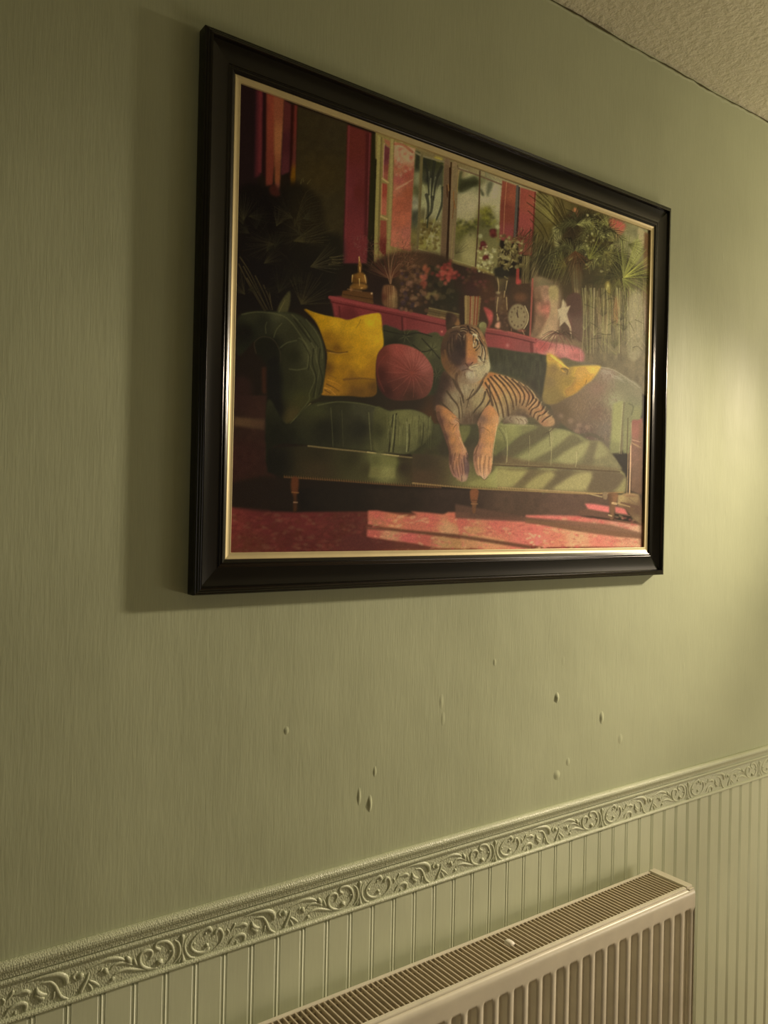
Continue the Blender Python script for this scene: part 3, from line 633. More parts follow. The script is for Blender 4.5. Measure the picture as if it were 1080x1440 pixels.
# --- dresser (pink), things standing on it
poly(VD, [(720,200),(1080,330),(1080,1000),(720,760),(400,700),(330,560),(390,300)], [(450,500,30,18,12),(700,400,66,44,26),(800,600,40,30,18),(1000,600,30,26,14),(650,600,46,30,18)], 6)
poly(VG, [(0,80),(520,190),(850,260),(850,760),(420,720),(220,600),(0,520)], [(200,200,38,26,16),(100,400,32,28,14),(450,350,60,34,20),(720,350,56,36,22),(600,300,44,34,20),(300,300,50,26,20)], 4)
poly(VD, [(15,595),(120,590),(400,660),(620,705),(1000,790),(1025,900),(1010,960),(690,960),(440,960),(60,780),(40,660)], [(100,620,100,34,34),(300,700,100,32,38),(200,760,76,22,26),(550,820,92,30,38),(800,850,104,36,38),(900,800,112,42,40),(700,760,96,32,32)], 1.5, smooth=False)
line(VD, [(20,600),(330,665),(700,735),(1000,800)], 26, (118,42,42), .9); line(VD, [(30,640),(340,700),(700,775),(1000,840)], 10, (66,16,18), .8)
line(VD, [(100,680),(110,790)], 12, (66,18,24), .8); line(VD, [(630,770),(635,880)], 14, (58,16,20), .8); line(VD, [(655,780),(660,885)], 20, (112,38,44), .6); line(VD, [(60,660),(75,740)], 24, (112,38,40), .5)
poly(VD, [(790,870),(1000,890),(1010,960),(840,920)], (112,40,44), 2, .6); blob(VD, 968, 892, 16, 16, (140,52,50), 2, .9); blob(VD, 970, 890, 6, 6, (190,120,90), 1, .9)
line(VD, [(1020,830),(1024,950)], 10, (58,18,16), .6)
# dresser right part
poly(VG, [(420,690),(560,705),(860,780),(910,800),(1080,850),(1080,945),(440,945),(420,850)], [(480,740,112,44,40),(700,770,124,54,48),(600,850,128,48,54),(800,860,118,52,52),(500,850,120,46,50),(1000,880,158,88,84)], 1.5, smooth=False)
line(VG, [(420,700),(640,730),(910,800)], 14, (140,62,54), .9); line(VG, [(430,740),(640,775),(900,835)], 12, (70,24,24), .8); line(VG, [(430,762),(640,795),(900,860)], 6, (130,50,54), .6)
line(VG, [(905,800),(910,930)], 12, (84,28,30), .9); line(VG, [(860,840),(865,920)], 30, (84,30,30), .7); blob(VG, 635, 862, 16, 20, (156,84,74), 2, .9)
line(VG, [(876,220),(862,500),(848,775)], 17, (132,62,50), .9)
line(VG, [(735,130),(730,260)], 30, (122,40,34), .9); blob(VG, 745, 250, 26, 26, (146,48,44), 2, .9)
poly(VH, [(85,240),(160,250),(460,310),(470,440),(300,400),(180,370),(85,350)], [(150,300,150,62,66),(300,340,168,96,88),(420,350,160,84,84),(200,370,180,120,90)], 3, .95, nz=.1)
for q in [((240,170),(180,240),(110,330)),((250,180),(220,250),(190,320)),((260,180),(260,250),(250,330)),((280,190),(310,250),(330,340)),((290,180),(350,240),(400,330)),((230,160),(160,200),(80,260))]: line(VH, q, 8, (96,52,44), .7, 3)
line(VH, [(460,320),(465,430)], 8, (170,110,96), .7)
# statue, books under it
poly(VD, [(130,545),(210,540),(385,560),(390,660),(120,600)], (72,42,18), 1, smooth=False); line(VD, [(135,575),(385,615)], 6, (40,22,10), .8); line(VD, [(130,595),(390,645)], 5, (98,62,30), .7)
line(VD, [(170,530),(290,548)], 10, (92,64,34), .8); blob(VD, 203, 528, 12, 22, (142,100,44), 1.5, .9); blob(VD, 376, 567, 8, 8, (196,164,110), 1, .9)
poly(VD, [(196,512),(212,488),(240,480),(300,482),(338,500),(330,528),(270,536),(210,530)], [(230,505,96,62,20),(300,510,120,80,28)], 1.5)
poly(VD, [(262,330),(266,290),(270,245),(278,290),(290,325),(292,360),(284,385),(268,385),(260,360)], [(270,300,130,90,34),(285,350,104,66,22)], 1)
poly(VD, [(222,480),(208,450),(216,410),(250,398),(266,386),(288,386),(312,400),(330,430),(334,475),(318,490),(300,478),(240,482)], [(240,460,66,38,10),(270,430,110,70,20),(320,440,130,88,34),(272,340,120,78,28),(290,500,84,50,14)], 1.5)
for q in [((212,410),(208,470)),((315,410),(328,480)),((268,255),(270,290)),((275,340),(276,385)),((270,440),(272,500)),((285,520),(300,520))]: line(VD, q, 7, (206,160,84), .85, 3)
# pampas vase and dried plume
for i in range(90):
    a0 = math.radians(prng.uniform(15, 165)); L = prng.uniform(120, 420); b = prng.uniform(-.5, .5)
    x, y = 530, 440; ex, ey = x+L*math.cos(a0)*.85, y-L*math.sin(a0)
    line(VD, [(x,y),((x+ex)/2,(y+ey)/2+20*b),(ex,ey)], 5, [(82,46,28),(58,26,18),(100,62,38),(74,32,24)][i%4], .45, 2)
for bx, by, n in ((640,170,60),(300,150,30),(390,200,36),(700,330,60),(620,260,30),(440,150,20)):
    for i in range(n):
        x, y = bx+prng.randn()*45, by+prng.randn()*50; a0 = prng.uniform(-.6, 2.2)
        line(VD, [(x,y),(x+34*math.cos(a0),y-34*math.sin(a0))], 5, [(104,60,38),(78,36,26),(124,80,52),(88,60,36)][i%4], .45, 2)
for q in [((535,480),(520,340),(515,200)),((538,480),(560,380),(610,310)),((530,480),(505,400),(480,330)),((535,480),(545,300),(600,130))]: line(VD, q, 8, (118,84,52), .75, 4)
poly(VD, [(470,520),(490,495),(560,500),(592,560),(594,660),(580,695),(480,670),(462,600)], [(475,590,66,28,18),(500,560,98,60,36),(545,600,128,98,56),(585,620,84,64,36)], 1.5)
for x in (497,515,535,560): line(VD, [(x,505),(x+4,600),(x+2,680)], 6, (64,32,18) if x%2 else (150,118,72), .7, 3)
# flowers
speck(VD, 620, 330, 840, 720, 120, [(88,56,34),(58,36,22),(40,28,18),(110,76,48),(48,36,40)], 8, 24, .55)
speck(VD, 850, 330, 1080, 700, 90, [(40,32,18),(28,24,14),(58,48,26),(34,30,16)], 8, 28, .6)
for x, y, c in ((830,340,(124,62,40)),(820,420,(138,66,48)),(815,460,(128,58,44)),(845,370,(110,52,34)),(810,490,(110,48,34)),(690,480,(104,68,48)),(735,600,(96,70,44)),(900,560,(100,84,44)),(930,590,(84,62,36)),(850,580,(96,76,40))):
    for i in range(5): blob(VD, x+prng.randn()*12, y+prng.randn()*14, 15, 15, np.array(c)*prng.uniform(.8,1.2), 2, .7)
for i in range(36): blob(VD, 1010+prng.randn()*42, 395+prng.randn()*38, 15, 14, [(124,36,34),(140,50,44),(96,30,26),(132,66,50)][i%4], 2, .7)
for i in range(30): blob(VG, 65+prng.randn()*40, 165+prng.randn()*50, 16, 16, [(124,40,34),(142,58,46),(92,32,26)][i%3], 2, .7)
for x, y in ((350,295),(250,240),(440,300),(480,420),(300,150)): 
    for i in range(8): blob(VG, x+prng.randn()*30, y+prng.randn()*25, 17, 13, [(88,40,34),(66,34,22),(80,52,30)][i%3], 2, .6)
# books on the dresser
poly(VD, [(860,680),(1080,730),(1080,790),(1000,790),(845,750)], (76,60,32), 1, smooth=False); line(VD, [(860,688),(1080,735)], 7, (112,94,54), .8); line(VD, [(845,745),(1000,780)], 10, (122,84,50), .8); line(VD, [(860,715),(1070,762)], 5, (48,36,18), .8)
poly(VL, [(0,80),(290,140),(285,300),(0,200)], (80,62,32), 1, smooth=False); line(VL, [(0,90),(290,150)], 12, (110,98,56), .8); line(VL, [(0,135),(290,200)], 8, (52,36,18), .8); line(VL, [(0,190),(80,210)], 22, (124,86,50), .9); poly(VL, [(200,220),(290,240),(280,330),(200,300)], (112,76,40), 2)
poly(VG, [(180,380),(225,390),(220,660),(180,640)], (40,24,14), 1.5, smooth=False)
poly(VG, [(225,385),(385,405),(355,690),(232,650)], (110,82,46), 1, smooth=False)
for x, w_, c in ((240,22,(124,100,56)),(262,18,(110,84,46)),(284,9,(104,36,26)),(297,9,(138,104,66)),(312,13,(120,94,54)),(328,10,(108,42,28)),(342,9,(130,96,60)),(356,12,(112,50,34)),(371,10,(96,76,38))):
    line(VG, [(x,392),(x-2-(x-240)*.14,665)], w_, c, .95)
poly(VG, [(410,495),(470,520),(498,560),(490,640),(465,690),(440,700),(455,640),(430,560)], [(450,540,138,50,46),(480,580,160,64,58),(455,680,110,44,36)], 2)
# glass vase, flowers
poly(VG, [(525,190),(650,200),(625,280),(610,350),(640,410),(635,560),(640,720),(560,705),(520,690),(525,520),(520,400),(555,350),(545,270)], [(540,260,80,66,36),(600,300,56,44,26),(590,400,66,46,26),(545,420,84,62,40),(580,600,58,36,24),(620,500,72,50,28)], 1.5)
for q in [((540,200),(552,290),(548,350)),((545,400),(535,480),(532,540)),((610,340),(602,400)),((535,560),(545,600)),((632,240),(618,330)),((625,400),(632,520))]: line(VG, q, 11, (156,130,80), .8, 5)
blob(VG, 548, 356, 22, 12, (150,130,84), 1.5, .8); poly(VG, [(515,680),(540,640),(565,640),(560,700)], (184,122,90), 2, .9); blob(VG, 545, 610, 10, 20, (190,160,104), 1.5, .8)
for i in range(40): blob(VG, prng.uniform(560,635), prng.uniform(380,690), 5, 9, [(110,86,52),(44,26,18),(130,104,62)][i%3], 1.5, .5)
poly(VG, [(515,120),(640,110),(650,200),(560,215),(520,190)], (30,26,16), 3)
speck(VE, 520, 680, 780, 1000, 110, [(96,84,42),(66,54,26),(120,108,62),(84,72,36)], 9, 22, .75)
for i in range(46):
    x, y = 650+prng.randn()*62, 850+prng.randn()*80; a0 = prng.uniform(0, 3.1)
    line(VE, [(x,y),(x+30*math.cos(a0),y+30*math.sin(a0))], 15, [(134,120,70),(110,96,52),(58,46,24),(98,84,44)][i%4], .7, 8)
for x, y, r in ((498,655,44),(405,770,40),(425,890,34),(390,800,26)):
    for i in range(12): blob(VE, x+prng.randn()*r*.4, y+prng.randn()*r*.4, r*.45, r*.4, [(70,22,20),(52,16,16),(88,32,28)][i%3], 2, .8)
speck(VE, 350, 780, 510, 1040, 60, [(166,158,104),(130,118,66),(58,46,24),(150,138,84)], 5, 12, .8)
for x, y in ((440,850),(510,830),(480,890),(420,955),(545,600),(380,690),(470,940)): 
    for k in range(7): blob(VE, x+13*math.cos(k*.9), y+13*math.sin(k*.9), 7, 7, (170,162,112), 1.5, .8)
frond(VE, 770, 720, 100, 130, 200, 16, (70,34,24), 9, .75)
for i in range(24): x = prng.uniform(780,860); line(VE, [(x,880),(x-6,1000),(x-10,1140)], 6, [(120,104,56),(78,66,34)][i%2], .5, 3)
# clock
blob(VG, 745, 590, 100, 136, (48,32,18), 2, .9); blob(VG, 736, 588, 94, 126, [(700,540,112,96,62),(780,640,118,100,66),(736,588,120,102,66)], 1.5)
line(VG, [(800,480),(832,560),(825,640),(790,700)], 9, (176,156,104), .8)
for k in range(12):
    a0 = k*math.pi/6; blob(VG, 736+66*math.sin(a0), 588-92*math.cos(a0), 6, 10, (62,44,28), 1, .9)
line(VG, [(734,590),(728,520)], 7, (48,32,22), .9); line(VG, [(734,590),(722,548)], 9, (48,32,22), .9); blob(VG, 760, 400, 60, 40, (96,56,34), 5, .7); blob(VG, 770, 720, 40, 10, (150,70,60), 2, .7); line(VG, [(775,715),(795,755)], 8, (150,112,74), .8)
line(VG, [(670,700),(672,720)], 6, (140,90,60), .8)
# --- floor, rug
poly(P0, [(316,560),(385,560),(390,730),(316,730)], [(330,590,34,20,12),(360,590,44,24,16),(340,650,42,20,14),(350,700,34,18,10)], 2, smooth=False, nz=.08)
poly(VI, [(60,1020),(330,1045),(325,1130),(55,1095)], [(120,1060,72,48,28),(280,1080,64,44,26)], 4, .9, smooth=False)
poly(VI, [(290,600),(340,600),(335,830),(295,820)], (58,26,14), 3, .7, smooth=False); poly(VI, [(70,700),(200,720),(190,960),(60,960)], (38,20,14), 8, .8)
poly(P0, [(316,716),(420,722),(520,722),(640,725),(760,728),(905,738),(905,785),(316,790)], [(330,740,92,32,28),(370,735,76,26,24),(430,740,84,28,26),(480,750,76,30,24),(420,770,70,26,22),(500,770,72,30,26),(560,765,120,60,40),(350,770,78,34,24)], 2, smooth=False)
poly(P0, [(380,690),(860,692),(880,722),(760,735),(640,728),(520,722),(420,724),(380,722)], [(400,710,18,14,8),(480,705,24,18,10),(560,700,34,24,14),(640,715,46,32,22),(720,705,72,52,36),(800,715,84,60,44),(850,705,78,56,40)], 3, smooth=False, nz=.06)
poly(VJ, [(45,500),(330,440),(560,470),(620,730),(300,735),(45,705)], (26,18,10), 5, .95, smooth=False)
for i in range(420):
    x = prng.uniform(322, 520); y = prng.uniform(726, 784)
    blob(P0, x, y, prng.uniform(1.5,7), prng.uniform(.8,2.4), [(104,40,34),(66,20,18),(96,58,40),(84,26,26),(72,30,20)][i%5], 1.5, .45, prng.uniform(-.4,.4))
# sunlit patches
poly(VK, [(225,970),(300,968),(420,990),(560,1018),(640,1005),(580,975),(720,985),(860,1000),(900,980),(1080,985),(1080,1180),(900,1175),(640,1150),(400,1115),(225,1085)], [(300,1000,168,74,62),(300,1070,156,88,62),(450,1060,176,98,68),(600,1080,170,84,66),(750,1040,176,80,66),(950,1030,180,84,66),(900,1110,178,130,84),(1040,1120,176,124,80)], 1.5, smooth=False)
poly(VK, [(220,1110),(300,1115),(500,1140),(760,1175),(1080,1215),(1080,1290),(820,1285),(600,1245),(400,1220),(215,1190)], [(260,1150,160,70,60),(420,1170,168,112,78),(560,1200,172,74,68),(700,1215,164,72,62),(850,1240,160,118,72),(1000,1250,158,112,66)], 1.5, smooth=False)
poly(VN, [(-10,765),(200,765),(420,770),(560,790),(720,810),(975,850),(975,930),(760,900),(400,850),(100,815),(-10,800)], [(60,785,188,92,80),(200,800,190,96,84),(420,800,186,90,78),(600,840,176,98,80),(800,860,180,116,92),(950,890,186,140,102)], 1.5, smooth=False)
poly(VN, [(-10,825),(100,835),(400,890),(760,935),(970,955),(965,1035),(500,1030),(150,1035),(-10,1005)], [(60,900,196,92,80),(120,970,196,104,84),(280,960,190,104,80),(400,940,190,140,96),(420,1010,196,146,100),(600,980,196,104,86),(700,960,190,110,88),(850,980,186,128,94),(940,1000,186,136,96)], 1.5, smooth=False)
poly(P0, [(640,731),(745,731),(745,775),(700,779),(650,772)], [(650,738,176,80,68),(700,745,182,86,72),(660,752,172,120,76),(735,762,190,96,80),(690,770,186,126,84)], 2.5, smooth=False)
for i in range(520):
    x = prng.uniform(520, 900); y = prng.uniform(728, 780)
    if y > 740+.13*(x-520)+32: continue
    c = [(196,150,98),(180,72,70),(190,88,80),(188,158,104),(160,60,58)][i%5]
    k = (int((x-520-(y-728)*.4)/26)+int((y-728)/13)) % 3
    if k == 0 and c[1] > 140: continue
    blob(P0, x, y, prng.uniform(1,5.5), prng.uniform(.7,2), c, 1.2, .4, prng.uniform(-.3,.5))
for i in range(26):
    x, y = 752+prng.randn()*7, 762+prng.randn()*5; blob(P0, x, y, 2, 1.3, [(204,164,112),(206,96,92)][i%2], 1, .7)
poly(P0, [(515,745.5),(545,746),(640,754.5),(745,770),(745,775),(640,759),(545,749.5),(515,748)], (84,48,32), 1.5, .9, smooth=False)
poly(P0, [(640,712),(745,731),(800,735),(860,741),(905,753),(905,758),(860,753),(800,745),(745,737),(640,732)], [(700,733,84,54,40),(850,748,110,78,54)], 1.5, .9, smooth=False)
poly(P0, [(640,752),(700,757),(750,764),(745,772),(640,757)], (92,56,38), 1.5, .0, smooth=False)
poly(VN, [(-10,795),(180,820),(420,860),(700,900),(975,935),(975,960),(760,945),(400,895),(100,842),(-10,830)], [(100,825,108,72,48),(600,905,112,78,52)], 2, .95, smooth=False)
poly(VK, [(215,1195),(420,1222),(620,1250),(800,1290),(0,1310),(0,1180)], [(300,1250,74,30,26),(600,1280,80,38,28)], 2, .85, smooth=False)
poly(VN, [(490,665),(560,668),(700,690),(700,745),(520,715)], (196,92,86), 1.5, smooth=False); poly(VN, [(510,715),(700,748),(730,800),(560,775),(440,765),(440,720)], (92,62,44), 2, smooth=False)
poly(VN, [(740,690),(830,705),(860,765),(750,745)], (184,90,80), 1.5, smooth=False)
line(VN, [(750,745),(870,765)], 9, (104,70,50), .9)
# corner floor right
poly(VN, [(765,590),(950,580),(975,700),(975,850),(900,800),(830,705),(770,680)], [(800,620,150,124,76),(900,620,130,104,64),(860,700,92,64,40),(940,800,110,86,54),(940,720,84,58,38)], 2, smooth=False)
line(VN, [(800,660),(960,700)], 22, (88,60,40), .8); line(VN, [(865,620),(945,680)], 7, (104,80,54), .8); line(VN, [(770,660),(870,690)], 9, (168,136,84), .7)
line(VN, [(740,800),(975,840)], 10, (96,64,44), .9)
# --- right edge beyond sofa
poly(VH, [(880,900),(985,900),(975,1330),(870,1330)], [(930,960,124,64,54),(930,1060,130,74,60),(920,1200,104,70,52)], 2, smooth=False)
poly(VN, [(885,-20),(985,-20),(970,590),(880,560)], [(930,40,128,72,58),(930,200,110,76,56),(930,400,104,74,52),(930,540,96,68,46)], 2, smooth=False, nz=.06)
line(VN, [(880,120),(965,142)], 7, (176,136,98), .8); line(VN, [(885,145),(965,190)], 12, (150,116,76), .8)
poly(VN, [(955,-20),(985,-20),(975,1035),(950,1000)], (92,62,38), 3, .6, smooth=False)
line(VN, [(885,-20),(878,300),(868,580)], 12, (196,156,112), .9); line(VN, [(862,100),(855,400),(845,590)], 8, (164,128,84), .8); blob(VN, 868, 590, 60, 16, (150,116,72), 2, .9); blob(VN, 880, 600, 50, 8, (96,66,44), 2, .7)
# --- sofa back
poly(R2, [(0,815),(60,840),(130,870),(300,880),(400,900),(500,905),(560,930),(700,940),(760,960),(760,1300),(0,1300)], [(30,850,36,44,18),(80,900,44,56,24),(330,920,42,44,22),(400,960,48,52,28),(480,920,54,52,32),(500,1000,40,40,26),(600,950,84,72,46),(700,960,96,84,60)], 2, smooth=False, nz=.06)
poly(VD, [(470,870),(540,862),(620,885),(700,880),(780,905),(860,920),(950,930),(1080,960),(1080,1300),(470,1300)], [(500,900,28,32,12),(560,880,44,50,18),(620,920,26,30,12),(720,910,48,54,20),(800,930,30,36,14),(900,950,44,50,20),(1000,960,52,58,26)], 2, nz=.1)
for x, y, s in ((838,180,1),(968,196,1),(1040,225,1)):
    pass
# tufted back left of tiger (R3 view)
poly(R3, [(832,130),(880,128),(930,150),(975,140),(1010,158),(1080,170),(1080,430),(1040,420),(1040,300),(900,210),(838,260)], [(860,150,38,46,20),(940,170,34,42,18),(1000,180,52,62,28),(1040,220,66,78,36),(1060,280,46,58,26),(1050,350,30,40,16),(880,200,22,26,10)], 2)
for bx, by in ((1041,220),(930,165),(1062,330)):
    for k in range(14):
        a0 = k*.45; line(R3, [(bx+4*math.cos(a0),by+4*math.sin(a0)),(bx+30*math.cos(a0),by+32*math.sin(a0))], 3, [(84,98,48),(24,30,12)][k%2], .55, 1)
for q in [((838,140),(880,150),(935,160)),((935,160),(985,150),(1041,165)),((1000,175),(1041,220),(1075,260)),((960,200),(1000,230),(1041,222))]: line(R3, q, 5, (18,22,10), .7)
# between cushions, dark
poly(R3, [(575,420),(820,340),(870,430),(1080,420),(1080,560),(800,500),(560,480)], [(620,440,30,26,12),(750,440,28,22,10),(950,440,34,24,12),(1060,500,60,34,16)], 4)
# right part of back, behind body
poly(R4, [(300,180),(400,185),(470,200),(530,205),(545,250),(520,380),(440,330),(300,280)], [(330,210,42,50,24),(420,240,48,52,30),(500,260,52,48,32),(480,330,48,42,28),(350,260,52,56,34)], 2, nz=.12, ns=(6,18))
for i in range(50): x = prng.uniform(300,520); y = prng.uniform(190,320); line(R4, [(x,y),(x+prng.uniform(-4,4),y+prng.uniform(15,45))], 3, [(66,68,38),(36,38,22)][i%2], .4, 1)
# --- right arm & throw
poly(VH, [(300,395),(440,430),(620,470),(720,480),(860,560),(960,620),(985,700),(970,900),(890,930),(880,1130),(700,1200),(600,1130),(300,950),(200,800),(160,760),(200,600)], [(400,440,84,74,46),(560,520,104,88,60),(680,520,124,104,80),(820,600,104,96,66),(940,680,110,100,70),(600,640,112,86,64),(450,800,104,82,56),(600,850,96,74,54),(680,1000,96,82,64),(300,850,84,66,42),(750,750,124,116,80),(900,750,104,98,66),(930,860,112,112,66),(650,1150,88,76,56),(500,1050,84,64,50)], 2)
for i in range(420):
    x, y = prng.uniform(430, 760), prng.uniform(500, 1080); 
    if x < 560 and y < 700: continue
    a0 = prng.uniform(.8, 2.4); L = prng.uniform(10, 40)
    line(VH, [(x,y),(x+L*math.cos(a0),y+L*math.sin(a0))], 7, [(132,108,84),(84,64,50),(110,88,66),(92,78,56)][i%4], .4, 3)
for i in range(40): x = prng.uniform(620,900); y = 480+(x-620)*.35+prng.uniform(-5,40); line(VH, [(x,y),(x+50,y+prng.uniform(0,40))], 5, (146,132,104), .4, 2)
line(VH, [(620,465),(740,490),(860,565),(960,640)], 8, (138,124,92), .8)
poly(VH, [(735,780),(820,750),(810,1000),(790,1200),(700,1200),(720,1000)], [(770,850,128,126,72),(760,1050,134,130,76),(730,1150,112,108,64)], 3, .95, smooth=False)
line(VH, [(830,770),(812,1000),(800,1200)], 14, (96,84,54), .8); line(VH, [(815,780),(798,1000),(786,1200)], 6, (150,140,92), .7)
poly(VH, [(840,770),(880,760),(905,800),(890,930),(870,1200),(815,1200),(825,950)], [(860,850,104,108,64),(845,1050,116,114,68)], 2, .9, smooth=False)
line(VH, [(868,775),(905,800),(890,870)], 12, (78,74,46), .7); line(VH, [(860,900),(850,1200)], 10, (78,64,40), .8)
for x, y in ((290,885),(375,925),(450,960),(515,980),(430,1010)): blob(VH, x, y, 24, 22, (124,98,74), 3, .7)
# yellow cushion right
poly(VH, [(178,362),(230,365),(290,405),(350,465),(420,460),(620,455),(615,500),(560,575),(500,620),(420,690),(340,730),(250,780),(140,770),(150,640),(175,480)], [(220,380,176,138,54),(300,440,190,150,60),(240,480,112,88,48),(200,600,112,90,50),(330,500,116,92,50),(360,590,122,98,44),(450,530,180,142,56),(560,490,186,150,62),(520,580,184,140,44),(440,640,176,132,42),(370,690,162,124,46),(250,700,112,92,46),(180,720,116,96,50),(300,750,104,84,44)], 1.5)
for q, w_, c in ((((215,370),(290,430),(360,480)),20,(200,160,66)),(((290,450),(310,500),(330,510)),16,(190,148,56)),(((300,480),(350,490),(345,530)),14,(84,64,34)),(((510,580),(500,620)),10,(120,88,34)),(((370,560),(420,560)),20,(128,100,44))): line(VH, q, w_, c, .8, w_*.4)
# --- left arm of sofa
poly(VI, [(80,200),(140,140),(250,125),(420,130),(560,140),(660,190),(760,290),(810,420),(820,600),(800,820),(700,900),(620,980),(530,1075),(440,1100),(340,1090),(335,560),(240,480),(230,380),(100,500),(70,400)], [(200,150,36,34,18),(420,160,52,52,28),(300,220,26,28,14),(450,260,38,44,20),(550,330,34,42,18),(560,500,26,32,12),(540,700,30,36,14),(700,500,54,58,28),(620,700,38,44,18),(760,600,48,52,24),(700,420,54,56,28),(620,880,48,44,18),(560,1000,56,46,20),(400,700,20,20,10),(420,950,20,18,9),(150,300,18,15,8),(380,400,20,20,10),(760,380,48,48,24)], 3)
poly(VI, [(250,370),(330,350),(420,420),(440,560),(345,580),(240,470)], (20,18,9), 4, .9)
line(VI, [(240,480),(225,390),(290,340),(380,360),(440,460),(445,560)], 7, (50,38,22), .7)
line(VI, [(440,560),(435,800),(440,1060)], 5, (44,38,20), .5)
for q, w_ in ((((120,150),(250,128),(430,150),(530,210),(640,370),(680,470),(672,600)),9),(((540,150),(620,230),(690,340)),7),(((660,190),(740,290),(790,400),(800,520)),7),(((330,215),(318,250),(322,310)),5),(((455,225),(410,280),(388,345)),6),(((580,370),(500,390),(445,430)),8),(((665,605),(590,620),(520,612)),9),(((720,470),(690,560),(735,690),(690,820),(680,890),(530,1075)),7),(((750,400),(745,520),(772,620),(750,740),(740,860)),6),(((700,380),(740,460),(755,560)),6),(((600,350),(650,380),(700,470)),7)):
    line(VI, q, w_+3, (76,78,40), .45)
for q, w_ in ((((560,190),(620,270),(700,380)),14),(((725,440),(715,560),(750,700),(720,850)),12),(((780,440),(770,560),(800,700),(770,830)),12),(((640,400),(690,500),(680,620)),8),(((600,200),(680,300),(760,420)),10)):
    line(VI, q, w_, (22,24,10), .6)
line(VI, [(700,905),(630,970),(530,1075)], 6, (122,110,54), .95)
# dark lower left of sofa
poly(VI, [(335,560),(440,560),(450,1080),(330,1240),(335,900)], (17,15,9), 5, .9)
# --- seat
poly(R3, [(350,440),(430,540),(520,460),(640,445),(730,450),(800,465),(860,485),(960,480),(1030,510),(1050,560),(1000,640),(940,665),(860,660),(620,640),(400,625),(350,700),(345,740)], [(400,600,20,20,9),(560,470,46,44,20),(640,460,34,38,16),(600,560,22,24,10),(740,560,24,28,12),(760,470,46,56,26),(830,560,36,38,14),(820,630,56,54,26),(840,500,66,82,42),(900,500,76,92,48),(960,500,86,100,54),(1000,540,66,84,40),(1035,570,52,64,26),(900,600,72,80,38),(880,650,64,60,30),(960,620,60,66,30),(1000,620,40,48,20)], 1.5, nz=.06)
for q, w_, c in ((((615,470),(620,540),(625,635)),3,(72,66,36)),(((662,480),(665,560),(668,635)),2.4,(66,60,34)),(((775,490),(780,570),(786,650)),4,(88,82,46)),(((878,500),(870,580),(862,655)),6,(20,20,10)),(((890,495),(884,580),(877,657)),6,(20,20,10)),(((884,500),(878,580),(868,655)),3,(112,116,62)),(((935,540),(936,600),(934,655)),7,(112,116,64)),(((945,540),(946,600),(942,650)),4,(30,30,14)),(((1000,530),(1005,570),(1000,625)),4,(30,40,16))):
    line(R3, q, w_, c, .8, w_*.7)
for i in range(70):
    x = prng.uniform(850, 1040); y = prng.uniform(500, 560); line(R3, [(x,y),(x+prng.uniform(-5,2),y+prng.uniform(25,80))], 3.4, [(104,116,60),(40,48,20),(84,96,50)][i%3], .4, 1)
line(R3, [(560,460),(640,445),(740,452),(810,468),(860,486)], 5, (80,78,40), .6)
# seat right of paws (R4)
poly(R4, [(0,470),(90,480),(180,480),(330,480),(360,478),(480,485),(580,500),(640,520),(720,560),(790,600),(820,660),(640,660),(480,645),(320,640),(0,610)], [(20,560,40,44,18),(60,600,50,44,22),(200,510,76,86,40),(230,560,44,40,24),(350,500,96,104,54),(380,520,88,96,50),(400,560,60,60,36),(450,520,76,72,44),(500,500,84,78,48),(350,600,66,66,38),(460,600,108,110,60),(520,560,104,104,60),(600,520,132,134,76),(560,600,132,132,76),(680,540,110,102,68),(620,620,128,126,74),(700,600,130,126,76),(760,600,104,96,64),(740,640,84,70,50),(420,490,100,98,54)], 1.5, nz=.05)
for q, w_ in ((((380,590),(470,520),(560,500)),26),(((520,590),(600,545),(680,520)),16),(((620,560),(700,520),(760,540)),22),(((660,640),(740,610),(800,620)),20)): line(R4, q, w_, (70,64,44), .55, 10)
for q, w_, c in ((((350,500),(372,540),(376,620)),4,(150,140,84)),(((360,495),(380,540),(383,600)),3,(52,50,30)),(((460,560),(466,600),(464,640)),4,(130,126,74)),(((550,520),(556,580),(553,645)),5,(150,146,88)),(((560,520),(563,580),(560,640)),3,(60,56,34)),(((655,590),(650,640)),4,(150,142,88)),(((540,510),(560,530)),4,(84,76,44))): line(R4, q, w_, c, .8, w_*.6)
# piping and base rail
poly(R3, [(345,700),(350,640),(520,632),(700,650),(900,672),(1080,690),(1080,805),(880,795),(640,780),(420,768),(350,745)], [(380,700,18,16,8),(560,660,36,30,14),(560,740,46,36,18),(700,680,40,36,16),(760,730,52,46,22),(820,690,92,92,46),(850,740,110,104,56),(880,700,86,88,40),(920,720,40,30,16),(920,680,42,34,16),(1000,740,60,42,22),(1060,700,50,34,20),(1060,780,72,48,26)], 2, smooth=False)
poly(R3, [(790,672),(890,680),(886,770),(775,765)], [(800,690,72,74,34),(850,690,92,92,44),(850,740,116,108,58),(800,740,98,90,46)], 3, .9, smooth=False)
line(R3, [(520,632),(640,645),(770,658),(900,674),(1080,692)], 6, (110,92,52), .85); line(R3, [(770,657),(900,673)], 5, (160,142,84), .8)
poly(R4, [(0,600),(160,610),(320,635),(480,648),(660,660),(830,660),(850,680),(850,750),(700,752),(470,745),(240,738),(0,718)], [(40,640,50,40,22),(40,690,64,46,26),(300,660,56,44,26),(340,680,140,134,76),(400,700,142,136,74),(300,710,128,122,62),(480,670,66,58,38),(440,690,132,126,72),(520,690,140,132,76),(560,680,128,122,72),(580,730,78,68,44),(620,670,84,74,50),(660,700,146,138,82),(720,690,90,78,52),(700,740,140,128,72),(760,700,88,72,50),(820,700,124,116,66),(600,650,100,84,56),(780,740,116,98,60)], 2, smooth=False)
